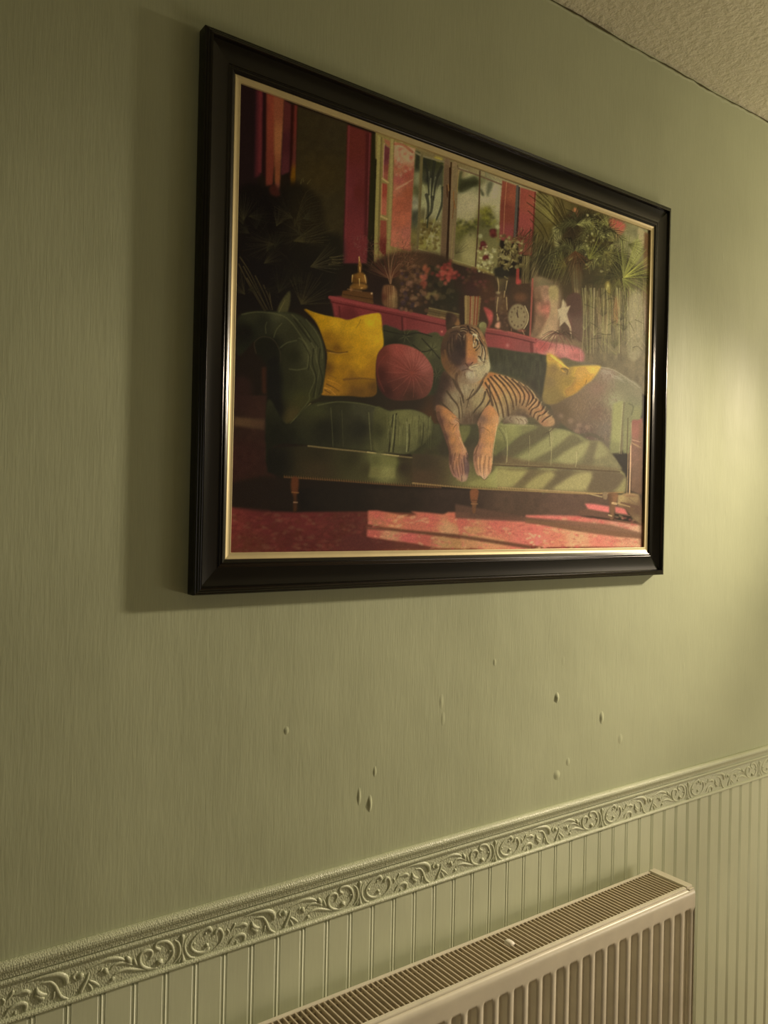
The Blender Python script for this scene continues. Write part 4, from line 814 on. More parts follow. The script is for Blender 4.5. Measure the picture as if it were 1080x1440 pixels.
poly(VM, [(520,1110),(700,1050),(820,980),(930,905),(1080,900),(1080,1150),(700,1150)], [(700,1100,126,116,62),(850,1020,142,134,74),(1000,1000,146,136,80),(1000,1100,136,124,66)], 3, .9)
for q, w_ in ((((660,690),(560,740),(520,755)),12),(((560,670),(500,710),(470,745)),14),(((700,675),(640,720),(600,750)),16),(((815,660),(760,700),(740,745)),12)): line(R4, q, w_, (84,74,48), .6)

VX = V(700,480,4.8)
poly(VX, [(0,590),(60,575),(250,575),(380,600),(450,610),(540,640),(620,680),(700,690),(770,770),(810,830),(800,885),(350,862),(0,845)], [(50,640,112,108,60),(200,700,100,94,54),(450,700,112,106,64),(650,780,110,100,64)], 2, nz=.05)
for q, c in (([(0,600),(60,580),(200,580),(150,640),(60,700),(0,735)], (120,116,64)), ([(205,588),(350,600),(345,645),(210,730),(90,800),(0,835),(0,750),(80,700)], (80,70,44)),
             ([(140,800),(220,745),(345,655),(370,622),(440,612),(500,640),(430,690),(350,755),(250,805),(160,835)], (134,126,76)), ([(500,640),(570,690),(480,745),(400,795),(310,835),(250,818),(350,758),(430,700)], (90,80,50)),
             ([(430,835),(405,805),(470,750),(560,705),(625,692),(600,745),(560,800),(500,845)], (140,130,80)), ([(625,692),(680,700),(660,760),(640,840),(560,855),(600,790)], (94,82,54)), ([(680,692),(705,705),(745,762),(700,795),(650,805),(664,745)], (130,120,76)),
             ([(0,800),(60,790),(200,820),(350,835),(600,850),(800,870),(800,886),(350,862),(0,846)], (96,76,48))):
    poly(VX, q, c, 4, .85)
for q, w_, c in ((((20,600),(55,660),(62,750),(55,835)),5,(158,142,92)),(((0,590),(40,620),(50,700)),4,(60,54,34)),(((212,650),(214,740),(206,845)),4,(140,124,78)),(((208,650),(208,760)),3,(66,58,38)),(((350,610),(362,700),(356,850)),6,(150,136,88)),(((358,600),(372,660),(368,700)),4,(150,136,88)),(((345,620),(352,720)),4,(64,56,36)),(((530,760),(530,820),(522,860)),6,(162,148,98)),(((685,780),(688,830)),4,(140,124,84)),(((380,590),(350,620),(300,640)),7,(70,58,38))):
    line(VX, q, w_, c, .8, w_*.6)
poly(VX, [(0,868),(350,884),(820,900),(870,930),(858,1032),(700,1030),(350,1022),(0,1005)], [(100,930,100,86,50),(500,950,100,86,54),(800,950,90,76,50)], 2, smooth=False)
for q, c in (([(0,880),(90,884),(205,890),(180,930),(100,992),(0,992)], (150,138,78)), ([(180,1004),(250,935),(330,894),(375,894),(400,904),(335,970),(290,1010)], (146,132,76)), ([(380,1015),(440,960),(520,912),(600,896),(640,905),(622,960),(592,1018)], (152,138,84)),
             ([(780,1022),(820,980),(862,930),(856,1032)], (134,122,72)), ([(205,888),(262,892),(182,960),(110,992),(160,940)], (92,76,48)), ([(375,888),(500,896),(410,960),(322,1010),(390,930)], (86,72,46)), ([(645,896),(830,900),(830,960),(780,1015),(605,1022),(645,940)], (86,70,46))):
    poly(VX, q, c, 4, .85)
line(VX, [(-100,842),(0,850),(350,864),(820,892)], 9, (70,52,32), .8); line(VX, [(-100,834),(0,842),(300,855)], 5, (134,108,68), .5); line(VX, [(0,1000),(350,1020),(620,1036),(740,1040)], 7, (168,134,84), .8); line(VX, [(600,1038),(700,1062)], 9, (170,146,92), .7)
for i in range(500):
    x, y = prng.uniform(0, 820), prng.uniform(600, 1020); line(VX, [(x,y),(x+2,y+prng.uniform(4,10))], 2.5, [(160,148,96),(70,60,40)][i%2], .13)
line(R4, [(0,718),(240,738),(470,748),(700,758),(840,752)], 6, (146,116,66), .8)
line(R3, [(420,764),(640,778),(880,796),(1080,806)], 5, (96,60,28), .8)
for i in range(130):
    x = 420+i*5; y = 761+(x-420)*.066
    line(R3, [(x,y-5),(x+2,y+4)], 2.4, [(110,76,36),(36,22,10)][i%2], .6)
for i in range(90):
    x = 590-580+i*5; y = 722+(x)*.075*.6
    line(R4, [(x,y-3),(x+1.5,y+4)], 2.2, [(140,104,54),(66,44,24)][i%2], .45)
# legs
for v, x, y, h, k in ((VJ,570,460,280,1),(VM,590,1165,400,0),(VN,720,570,220,2)):
    if k == 1:
        poly(v, [(545,455),(600,460),(598,560),(585,620),(588,725),(558,730),(560,620),(540,560)], [(570,500,76,36,18),(570,680,56,30,14)], 1.5); line(v, [(545,575),(600,580)], 10, (120,70,34), .7); line(v, [(560,660),(590,662)], 10, (130,98,64), .8)
    elif k == 2:
        poly(v, [(690,580),(770,580),(760,650),(745,700),(735,790),(705,795),(705,690),(695,640)], [(700,620,84,52,32),(745,620,122,84,50),(720,760,104,72,44)], 1.5); line(v, [(725,660),(755,665)], 20, (184,150,100), .8); line(v, [(690,760),(715,768)], 10, (190,160,110), .8)
poly(R4, [(232,745),(262,745),(260,780),(255,800),(250,835),(240,835),(236,800),(230,775)], [(245,760,116,62,36),(246,820,100,60,36)], 1); line(R4, [(234,800),(258,800)], 5, (130,84,50), .8); line(R4, [(236,785),(256,786)], 3, (66,36,20), .8)
poly(R4, [(760,755),(778,755),(776,780),(762,778)], (120,96,64), 1)
# --- left yellow cushion
poly(R3, [(503,52),(545,65),(600,80),(650,88),(690,97),(740,80),(800,68),(826,74),(832,130),(838,205),(812,250),(806,330),(808,410),(760,425),(690,420),(585,418),(582,400),(592,330),(600,250),(590,200),(560,120),(530,80)], [(520,62,142,104,10),(580,110,158,118,10),(640,110,170,130,18),(700,130,172,132,16),(790,100,190,148,22),(800,180,184,142,20),(740,200,172,128,12),(680,190,150,110,12),(640,222,96,64,8),(600,180,120,84,10),(620,246,124,90,12),(650,260,152,110,10),(740,280,166,122,12),(650,330,142,100,10),(700,350,116,80,14),(780,320,140,98,12),(800,385,84,56,12),(720,405,88,60,14),(600,405,130,90,20),(620,380,140,96,16),(600,300,88,58,10)], 1.2, nz=.05)
for q, w_, c in ((((595,225),(640,238),(685,232)),10,(52,30,8)),(((610,236),(650,240),(680,236)),4,(180,136,40)),(((740,95),(735,110),(722,130)),5,(120,84,14)),(((590,395),(615,410)),5,(56,34,10)),(((598,370),(630,385),(650,400)),6,(62,38,10)),(((588,385),(610,392),(635,415)),4,(196,144,44)),(((600,350),(640,365),(660,380)),4,(180,128,24)),(((605,330),(640,345)),3,(90,60,12)),(((826,74),(834,140),(838,205)),4,(140,104,16)),(((505,55),(540,90),(565,130)),5,(92,64,8)),(((510,52),(560,72),(620,84)),3,(176,136,30)),(((670,350),(740,345),(800,350)),10,(84,56,14)),(((690,97),(700,120),(690,150)),4,(150,110,12))):
    line(R3, q, w_, c, .6, w_*.5)
# round pink cushion
poly(R3, [(820,230),(850,205),(900,198),(960,212),(1010,245),(1045,300),(1048,350),(1035,400),(1000,430),(920,440),(860,430),(820,390),(806,330),(808,270)], [(830,240,84,30,22),(820,330,56,17,12),(900,220,126,50,42),(960,240,136,62,52),(1010,290,138,68,58),(960,320,104,42,34),(900,300,108,42,34),(1040,350,108,52,42),(1000,380,86,40,30),(900,380,74,30,22),(950,420,54,26,16),(850,400,46,16,12)], 1.2)
for k in range(44):
    a0 = k*2*math.pi/44; e = (945+prng.uniform(92,106)*math.cos(a0)-4*math.cos(2*a0), 318+prng.uniform(98,112)*math.sin(a0))
    if 812 < e[0] < 1044: line(R3, [(958,322),((958+e[0])/2+5,(322+e[1])/2),e], 2.2, [(70,22,18),(150,72,58),(84,28,22)][k%3], .42, 1.2)
blob(R3, 958, 322, 7, 7, (120,48,36), 2, .9); line(R3, [(850,240),(815,290),(815,340),(840,400)], 6, (110,40,30), .3)
# --- the tiger
T_ = VT
poly(T_, [(120,520),(90,620),(70,720),(60,800),(90,900),(110,1000),(120,1150),(560,1190),(500,1000),(560,900),(640,880),(960,930),(1000,840),(900,760),(860,700),(700,560),(460,520)], [(100,900,36,26,16),(120,1050,44,36,22),(330,1000,56,50,30),(360,1120,70,56,36),(700,880,84,74,46),(950,900,84,66,46)], 6, .8)
poly(R3, [(800,475),(860,484),(900,479),(960,480),(1010,498),(1044,535),(1034,585),(1000,625),(945,662),(865,660),(800,652)], [(810,560,44,42,18),(845,520,62,66,28),(880,510,84,88,42),(930,500,92,98,46),(985,515,92,100,48),(1025,550,74,80,38),(900,600,84,84,42),(960,600,86,90,44),(860,640,70,66,34),(930,650,72,68,36),(1000,610,58,60,28)], 2.5, .95, nz=.07)
for q, w_, c in ((((878,500),(868,580),(860,655)),7,(22,20,8)),(((892,495),(886,580),(878,657)),6,(22,20,8)),(((884,500),(878,580),(868,655)),3,(130,126,70)),(((935,530),(937,600),(934,655)),6,(124,120,70)),(((946,540),(947,600),(942,652)),5,(34,32,14)),(((1003,530),(1006,570),(998,625)),5,(36,40,16))):
    line(R3, q, w_, c, .85, w_*.7)
for i in range(90):
    x = prng.uniform(850, 1040); y = prng.uniform(495, 570); line(R3, [(x,y),(x+prng.uniform(-6,2),y+prng.uniform(25,80))], 3.4, [(118,120,64),(44,46,20),(98,100,52)][i%3], .4, 1)
poly(T_, [(250,920),(320,915),(325,960),(300,1010),(275,1045),(255,990)], [(280,960,92,98,46),(300,940,84,88,44)], 2)
poly(T_, [(520,910),(600,900),(760,905),(830,930),(700,990),(560,1100),(500,1130)], [(560,960,112,116,60),(640,930,130,128,70),(540,1080,88,92,46),(740,930,110,104,60)], 3, .9)
for q in [((560,930),(590,980),(605,1060),(600,1185)),((590,930),(602,1000),(606,1080))]: line(T_, q, 5, (158,146,92), .7, 4)
line(T_, [(540,930),(575,990),(590,1050)], 5, (60,62,34), .6)
# body and haunch
poly(T_, [(130,500),(200,560),(330,560),(440,520),(480,510),(560,530),(650,562),(730,605),(790,655),(840,725),(890,800),(930,840),(958,870),(950,912),(880,915),(835,880),(790,850),(740,860),(690,850),(600,850),(560,880),(530,920),(470,900),(380,900),(330,905),(250,905),(200,860),(110,790),(60,800),(75,700),(100,620)],
     [(120,560,54,32,20),(100,640,50,32,20),(90,720,60,40,26),(170,620,104,76,52),(200,700,132,114,78),(230,800,136,116,78),(150,690,116,96,66),(300,640,148,130,92),(300,560,132,108,76),(290,760,116,96,64),(310,860,78,58,40),(400,640,150,132,90),(390,740,142,124,80),(380,850,66,50,34),(440,700,146,122,76),(450,590,168,106,56),(480,540,152,92,46),(500,680,156,102,54),(540,600,166,118,62),(530,800,146,120,76),(600,700,146,120,70),(600,620,160,112,58),(560,860,130,112,74),(650,640,158,114,62),(640,780,104,84,54),(700,660,158,112,64),(760,700,154,104,62),(800,760,150,108,66),(740,740,128,98,62),(680,820,84,66,46),(730,850,66,52,38),(860,800,152,104,64),(920,860,150,114,72),(850,870,126,98,64),(620,850,86,66,44)], 1.5, nz=.06, ns=(5,12))
# left shadowed shoulder
poly(T_, [(115,520),(160,540),(190,600),(150,660),(100,740),(60,790),(40,700),(80,600)], (44,28,20), 8, .75)
# hind paw and tail tip
poly(T_, [(590,850),(640,840),(700,842),(740,850),(758,880),(745,905),(690,905),(620,898),(570,900)], [(620,870,128,108,78),(700,870,146,126,90),(740,880,160,140,104),(600,890,84,66,46)], 1.5)
for q in (((630,850),(622,865),(640,880)),((700,862),(722,880),(722,900)),((670,856),(690,875),(692,900)),((735,866),(750,888),(745,900))): line(T_, q, 6, (74,54,38), .75, 3)
line(T_, [(560,905),(680,912),(800,912)], 6, (150,138,88), .5)
poly(T_, [(840,880),(880,850),(930,840),(958,870),(955,900),(930,915),(880,915)], [(880,880,140,98,64),(930,870,152,116,76)], 2)
# flank stripes
FL = [((480,545),(560,640),(600,740),(612,840)),((510,535),(590,620),(640,720),(650,790)),((545,535),(620,610),(665,690),(672,760)),((590,545),(655,610),(700,680),(698,740)),((640,565),(700,620),(735,690),(715,760)),((690,590),(740,640),(770,690),(745,770)),((460,560),(520,660),(560,760),(575,850)),((440,590),(490,680),(525,770),(540,850)),((735,615),(780,660),(795,710),(760,760)),((450,640),(480,720),(500,800)),
      ((800,700),(822,720),(790,760),(765,790)),((845,735),(830,770),(790,790),(775,830)),((875,770),(860,800),(815,815),(800,850)),((895,805),(870,830),(840,840),(830,870)),((770,650),(800,690),(790,720),(775,745)),((925,840),(905,850),(880,868),(865,885))]
for i, q in enumerate(FL): line(T_, q, 14, (54,36,22), .85, 8)
for i, q in enumerate(FL):
    line(T_, [(p[0]+17, p[1]-2) for p in q], 8, (186,156,104), .4, 4)
for q in [((495,620),(530,700),(548,760)),((570,590),(620,660),(640,720)),((615,585),(670,650),(690,700)),((670,600),(720,660),(730,700))]: line(T_, q, 4, (70,46,26), .6, 2)
# chest stripes and ruff
for q, w_ in ((((150,655),(190,710),(235,770),(245,860)),11),(((100,735),(150,780),(200,830),(245,900)),11),(((200,560),(225,620),(265,690),(275,740)),14),(((420,580),(380,650),(330,700),(300,720)),11),(((440,660),(420,730),(370,790),(340,830)),11),(((475,720),(440,780),(400,830),(380,870)),10),(((250,700),(262,780),(270,850)),6),(((470,610),(478,680),(500,760)),9),(((350,640),(320,700),(300,780)),6)):
    line(T_, q, w_*1.45, (56,42,26), .85, w_*.8)
for i in range(150):
    x = prng.uniform(170, 440); y = prng.uniform(560, 860)
    line(T_, [(x,y),(x+(300-x)*.08,y+prng.uniform(15,50))], 4, [(166,148,108),(104,82,54),(142,122,84),(84,64,44)][i%4], .35, 1)
for i in range(60):
    x = prng.uniform(230, 380); y = prng.uniform(600, 830)
    line(T_, [(x,y),(x+prng.uniform(-4,4),y+prng.uniform(25,60))], 4.5, [(78,58,36),(128,106,70)][i%2], .4, 1)
for i in range(260):
    x = prng.uniform(450, 880); y = 530+(x-450)*.55+prng.uniform(0, 220-(x-450)*.3)
    line(T_, [(x,y),(x+8,y+prng.uniform(8,18))], 3, [(182,136,82),(130,90,50),(160,128,82)][i%3], .3, 1)
# legs
poly(T_, [(70,770),(110,765),(170,800),(225,850),(245,890),(245,940),(262,1010),(275,1050),(300,1110),(308,1150),(295,1160),(318,1210),(312,1280),(298,1325),(262,1338),(232,1315),(195,1290),(172,1230),(168,1160),(165,1090),(140,1020),(110,930),(80,860)],
     [(90,800,99,61,42),(140,800,171,105,58),(190,850,175,111,64),(215,880,163,125,86),(100,880,87,51,40),(160,920,133,79,50),(200,940,177,111,62),(230,950,173,127,84),(140,1000,81,51,42),(200,1020,169,105,60),(250,1020,167,119,74),(180,1080,115,71,50),(230,1100,175,113,68),(280,1100,173,125,84),(175,1160,93,59,50),(230,1180,163,103,68),(280,1180,111,81,68),(300,1250,91,69,64),(200,1250,127,83,64),(250,1260,151,101,74),(270,1310,153,119,92),(225,1290,143,99,78)], 1.2, nz=.04)
poly(T_, [(400,850),(440,780),(480,760),(520,800),(545,860),(530,930),(518,980),(505,1040),(495,1110),(492,1180),(485,1250),(462,1290),(432,1320),(410,1300),(375,1280),(355,1220),(350,1150),(360,1090),(385,1050),(395,1000),(390,930),(380,900)],
     [(420,860,99,73,56),(440,820,147,97,60),(480,820,181,121,66),(520,860,181,131,80),(410,940,119,85,64),(460,940,185,127,68),(510,940,181,129,76),(420,1010,163,111,68),(470,1020,187,129,72),(400,1070,133,91,66),(450,1100,187,131,78),(490,1080,179,129,80),(370,1150,127,87,64),(420,1180,183,129,80),(470,1200,179,125,80),(380,1230,143,99,70),(430,1260,189,141,98),(470,1250,175,125,86),(430,1310,193,153,114)], 1.2, nz=.04)
for q, w_, c in ((((250,880),(225,860),(190,850)),5,(74,50,28)),(((246,900),(235,880),(215,870)),6,(60,44,28)),(((200,905),(180,900),(165,890)),5,(90,56,30)),(((228,900),(205,925),(195,950)),5,(84,50,26)),(((160,870),(180,900)),4,(96,56,28)),(((388,960),(400,935),(430,930),(455,950)),6,(84,56,34)),(((395,1010),(402,985)),8,(90,58,36)),(((455,940),(475,970)),4,(110,70,36)),(((400,900),(395,950),(400,1000)),14,(92,66,44)),(((545,850),(540,890)),8,(150,130,90)),(((228,905),(240,930),(250,980)),6,(170,134,84))):
    line(T_, q, w_, c, .75, w_*.5)
for q, w_, c, a_ in ((((85,820),(110,900),(140,990),(170,1100),(180,1200)),26,(64,38,26),.55),(((245,1000),(262,1040),(285,1090)),8,(196,160,110),.6),(((398,900),(402,1000),(372,1090),(362,1180)),16,(104,70,46),.5),(((525,900),(512,1000),(497,1100),(490,1200)),8,(206,168,112),.6),
                   (((100,780),(150,800),(200,850)),8,(150,104,66),.4),(((300,1120),(308,1180),(312,1260)),16,(72,50,44),.6),(((190,1130),(182,1200),(200,1270)),12,(92,56,42),.6)):
    line(T_, q, w_, c, a_, w_*.6)
# toes
for q in (((215,1120),(205,1160),(200,1230)),((245,1130),(240,1190),(255,1270)),((280,1140),(280,1200),(290,1270)),((262,1200),(268,1260),(262,1325)),((230,1160),(225,1220),(238,1300)),((197,1190),(195,1240),(215,1290))): line(T_, q, 6, (74,44,32), .7, 4)
for q in (((228,1150),(232,1230),(250,1310)),((262,1150),(275,1230),(278,1310)),((205,1180),(205,1240)),((290,1080),(305,1130))): line(T_, q, 7, (188,134,84), .55, 4)
blob(T_, 276, 1308, 22, 22, (158,122,88), 2, .8); blob(T_, 240, 1318, 18, 14, (150,110,76), 2, .7); blob(T_, 300, 1225, 18, 44, (92,68,58), 3, .7); line(T_, [(258,1290),(262,1330)], 5, (56,36,26), .8)
for q in (((405,1130),(398,1190),(400,1260)),((440,1140),(432,1200),(436,1270)),((470,1150),(462,1210),(468,1270)),((372,1120),(368,1180),(382,1250)),((425,1200),(424,1260),(430,1310))): line(T_, q, 5, (96,60,36), .7, 3)
for q in (((420,1140),(412,1210),(418,1290)),((452,1150),(448,1220),(448,1290)),((385,1150),(386,1220),(396,1280)),((482,1160),(480,1230))): line(T_, q, 7, (212,160,100), .6, 4)
line(T_, [(352,1140),(368,1110),(388,1060)], 8, (92,60,42), .7); line(T_, [(395,1290),(415,1310),(432,1322),(458,1300)], 5, (84,64,40), .7)
for i in range(200):
    a = prng.rand() < .5
    x, y = (prng.uniform(150, 260), prng.uniform(830, 1120)) if a else (prng.uniform(410, 520), prng.uniform(820, 1120))
    if a: x += (y-950)*.2
    line(T_, [(x,y),(x+2,y+prng.uniform(10,26))], 3, [(196,132,66),(132,76,34),(182,116,56)][i%3], .3, 1)
# ears
poly(T_, [(148,95),(175,88),(205,105),(210,150),(180,180),(165,220),(150,180)], [(165,130,36,22,14),(195,140,66,42,26)], 2)
poly(T_, [(372,175),(390,150),(415,132),(440,142),(448,175),(440,215),(425,235),(400,210)], [(420,165,124,112,62),(435,190,100,88,48),(390,180,60,44,26),(405,200,52,40,22),(430,150,140,124,74)], 1.5)
poly(VL, [(560,330),(600,280),(580,350),(620,430),(570,380)], (48,34,20), 2, .8)
poly(VL, [(575,300),(610,262),(660,258),(692,290),(692,350),(668,400),(630,420),(600,380)], [(610,300,124,116,66),(660,320,108,98,54),(640,380,84,76,42)], 1.2)
line(VL, [(562,340),(585,290),(625,258),(680,268)], 10, (44,34,20), .8)
poly(VL, [(85,140),(140,120),(210,150),(250,200),(230,270),(150,330),(100,330)], [(120,200,38,26,16),(200,220,66,44,28)], 2)
# head
poly(T_, [(150,205),(200,172),(265,152),(330,148),(385,172),(425,220),(448,280),(462,350),(472,420),(478,470),(460,520),(420,560),(370,590),(320,600),(260,590),(200,560),(150,510),(115,450),(105,370),(112,290)],
     [(150,250,66,42,24),(120,330,58,36,22),(125,420,96,58,30),(160,480,92,56,30),(200,530,108,78,46),(180,330,46,30,22),(220,300,40,26,18),(230,380,34,22,18),(240,430,44,28,22),(200,420,62,38,26),(270,300,42,26,20),(285,380,46,28,22),(260,200,96,70,40),(300,190,70,46,28),(320,280,156,92,38),(335,350,166,96,36),(325,400,172,98,44),(350,420,160,86,42),(320,440,126,66,46),(370,230,160,132,84),(360,300,132,110,70),(400,330,130,104,66),(400,400,150,126,84),(440,420,156,138,94),(455,470,168,152,106),(400,480,152,136,96),(360,470,164,148,104),(280,480,96,72,52),(420,530,158,140,98),(330,530,158,142,110),(280,560,120,98,68),(420,270,128,84,44),(380,190,110,80,46),(240,240,74,60,44)], 1.4)
# dark side vertical edge of shadow on the face, orange nose
poly(VL, [(385,440),(470,470),(490,600),(500,700),(540,800),(545,890),(480,900),(440,930),(390,900),(375,800),(385,600)], [(430,500,140,88,52),(440,640,156,98,52),(430,760,162,100,56),(410,860,150,90,60),(520,820,150,92,58),(480,720,150,92,52),(440,900,150,88,66)], 2.5)
poly(VL, [(150,420),(260,380),(380,470),(385,640),(380,820),(370,900),(250,930),(140,840),(90,700),(90,560)], [(200,500,62,42,28),(320,560,38,24,18),(330,760,40,24,20),(200,760,52,34,26),(120,640,66,44,26),(250,880,50,34,26),(280,650,32,22,18),(340,880,74,48,38)], 4, .85)
def L_(q, w_, c, a_=.85, w2=None): line(VL, q, w_*1.45, c, min(1, a_*1.08), (w2 if w2 else w_*.5)*1.35)
BK = (38,26,18); WH = (182,164,120)
for q, w_ in ((((300,350),(350,340),(390,370)),16),(((310,385),(370,378),(410,400)),14),(((300,420),(350,415),(385,440)),12),(((410,330),(430,380),(450,420)),22),(((470,350),(510,380),(540,430)),12),(((450,385),(500,410),(545,470)),12),(((440,430),(480,450),(505,500)),12),(((295,460),(310,480),(330,470)),12),(((520,370),(570,430),(600,500)),13)):
    L_(q, w_, BK)
for q, w_ in ((((310,368),(360,360),(400,382)),8),(((300,402),(350,397),(395,418)),8),(((470,375),(520,400),(555,470)),8),(((455,408),(500,430),(530,500)),7),(((270,440),(290,470),(310,490)),10),(((345,500),(360,460),(350,540)),8),(((175,350),(240,335),(290,340)),9)):
    L_(q, w_, (150,124,84), .7)
for q, w_, c in ((((500,460),(540,470),(560,540),(540,600)),26,WH),(((505,560),(495,620),(500,660)),14,WH),(((545,500),(590,560),(620,660),(600,790)),13,(166,146,100)),(((600,570),(650,660),(660,760),(640,870)),15,WH),(((640,540),(690,660),(700,780),(690,900)),15,(150,118,72)),(((560,640),(580,690),(570,760)),12,(150,112,70)),
                 (((500,470),(490,540),(510,610)),9,BK),(((540,540),(560,560),(550,600)),22,(40,30,20)),(((505,660),(540,640),(575,590)),13,BK),(((520,640),(560,625)),8,(150,130,90)),(((530,700),(565,670),(590,630)),10,BK),(((600,560),(625,640),(625,740),(600,830)),13,BK),(((590,540),(650,640),(675,760),(650,900)),14,BK),(((560,490),(590,540),(600,600)),10,BK),(((570,790),(600,800),(630,840)),12,BK),(((560,460),(640,560),(680,650)),8,(60,44,28)),(((660,560),(700,660),(705,760)),7,(66,46,28)),(((670,820),(660,900),(630,950)),20,(84,66,42))):
    L_(q, w_, c, .85)
blob(VL, 595, 850, 30, 34, (170,158,116), 3, .8); L_([(585,800),(615,850),(650,880)], 10, BK, .7)
for q, w_ in ((((250,480),(300,540),(320,620)),9),(((300,500),(290,560)),8),(((180,520),(170,620),(190,720)),8),(((130,600),(125,700),(150,800)),8)): L_(q, w_, (104,84,56), .4)
for q in (((110,560),(95,680),(120,800)),((150,500),(140,620),(160,740)),((200,460),(190,560),(205,640)),((150,430),(240,400),(270,440))): L_(q, 9, (28,18,12), .6)
L_([(260,440),(240,480),(235,530)], 14, (112,72,42), .5); L_([(60,700),(100,860),(200,1000)], 22, (104,64,34), .5)
# nose, mouth, muzzle
poly(VL, [(385,900),(420,905),(470,890),(480,905),(450,925),(420,950),(400,940)], [(400,920,74,44,36),(450,900,120,72,56)], 1.5)
L_([(372,895),(395,925),(415,950)], 8, (40,24,18), .9, 6); L_([(485,880),(455,915),(420,950)], 9, (52,30,20), .9, 6)
poly(VL, [(420,960),(470,925),(555,905),(565,960),(545,1000),(490,1005),(440,985)], [(460,960,178,158,112),(530,930,168,148,104),(500,990,150,128,92)], 2.5)
poly(VL, [(290,960),(340,930),(400,950),(410,985),(350,1005),(300,1000)], [(340,960,92,70,54),(390,970,112,88,68)], 3, .9)
for q, w_ in ((((415,950),(412,985)),6),(((320,1010),(400,985),(470,1015),(540,1010)),9),(((450,940),(500,915),(555,905)),5),(((460,965),(510,950),(560,945)),4)): L_(q, w_, (66,46,32), .8, w_*.7)
poly(VL, [(390,1040),(440,1020),(480,1040),(500,1090),(450,1120),(410,1090)], (176,160,126), 5, .8)
poly(VL, [(560,960),(650,930),(700,880),(745,930),(740,1000),(690,1050),(620,1100),(560,1080),(540,1020)], [(600,1000,160,142,100),(700,960,170,154,108),(640,1060,150,130,90)], 5, .8)
for i in range(130):
    a0 = prng.uniform(.2, 2.9); r = prng.uniform(250, 330); x, y = 400+r*math.cos(a0)*.98, 780+r*math.sin(a0)*.95
    c = (170,152,106) if x > 380 else (96,66,40)
    L_([(x,y),(x+40*math.cos(a0),y+40*math.sin(a0)+14)], 7, np.array(c)*prng.uniform(.7,1.12), .5)
for i in range(70): x, y = prng.uniform(390, 540), prng.uniform(480, 860); L_([(x,y),(x+prng.uniform(-5,5),y+22)], 4, [(196,124,56),(140,76,30)][i%2], .28)
L_([(240,1060),(230,1150),(280,1290),(340,1404)], 30, (66,46,30), .6); L_([(690,1060),(640,1140),(560,1280),(480,1380)], 26, (74,56,36), .6, 12)
# grain and finish: the inks lean to yellow under this lamp, glare painted in at the right
r_, g_, b_ = ART[..., 0].copy(), ART[..., 1].copy(), ART[..., 2].copy()
ex = np.maximum(g_-.955*r_, 0); ART[..., 0] += .35*ex; ART[..., 1] -= .72*ex
ART[..., 1] += np.where(r_ > 1.5*g_, .075*(r_-g_), 0); ART[..., 0] -= np.where(r_ > 1.5*g_, .03*(r_-g_), 0)
yl = ((b_ < .32*r_) & (g_ > .6*r_) & (r_ > 70)); ART[..., 0] -= np.where(yl, .07*r_, 0); ART[..., 1] -= np.where(yl, .11*g_, 0)
ART[..., 2] = np.minimum(ART[..., 2], .86*ART[..., 1])
rr_ = np.clip((np.arange(SW*KS)/KS+SX-600)/280, 0, 1)[None, :, None]; ART *= 1+.20*rr_*rr_*(3-2*rr_)  # right side brightened: the canvas glare is painted into the colours
g = prng.rand(SH*KS//2, SW*KS//2).astype(np.float32).repeat(2, 0).repeat(2, 1)[:SH*KS, :SW*KS, None]
ART *= .93+.14*g
np.clip(ART, 2, 255, out=ART)
# square the draft sheet up onto the print: corners of the visible print on the sheet
PX0, PX1, PZ0, PZ1 = FX0+FB+.0080, FX1-FB-.0080, FZ0+FB+.0080, FZ1-FB-.0080
yp = -.0100
def homog(src, dst):
    A = []; B = []
    for (x, y), (u, v_) in zip(src, dst):
        A.append([x, y, 1, 0, 0, 0, -u*x, -u*y]); B.append(u); A.append([0, 0, 0, x, y, 1, -v_*x, -v_*y]); B.append(v_)
    h_ = np.linalg.solve(np.array(A, float), np.array(B, float)); return np.append(h_, 1).reshape(3, 3)
SHEET = [(336.6, 116.4), (916.0, 323.6), (903.0, 772.0), (325.2, 780.2)]     # TL TR BR BL on the draft sheet
IN = .0014
Hm = homog([(PX0+IN, PZ1-IN), (PX1-IN, PZ1-IN), (PX1-IN, PZ0+IN), (PX0+IN, PZ0+IN)], SHEET)
GX, GZ = 860, 640
gx = np.linspace(PX0, PX1, GX); gz = np.linspace(PZ0, PZ1, GZ)
XX, ZZ = np.meshgrid(gx, gz)
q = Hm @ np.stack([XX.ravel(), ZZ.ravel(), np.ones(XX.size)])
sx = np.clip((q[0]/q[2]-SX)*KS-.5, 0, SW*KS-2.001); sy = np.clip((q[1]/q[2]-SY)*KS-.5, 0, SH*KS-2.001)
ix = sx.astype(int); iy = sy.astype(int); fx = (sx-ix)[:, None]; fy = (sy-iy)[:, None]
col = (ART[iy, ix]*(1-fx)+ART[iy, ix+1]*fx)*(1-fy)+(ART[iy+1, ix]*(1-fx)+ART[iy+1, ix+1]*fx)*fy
lin = np.where(col/255 <= .04045, col/255/12.92, ((col/255+.055)/1.055)**2.4)
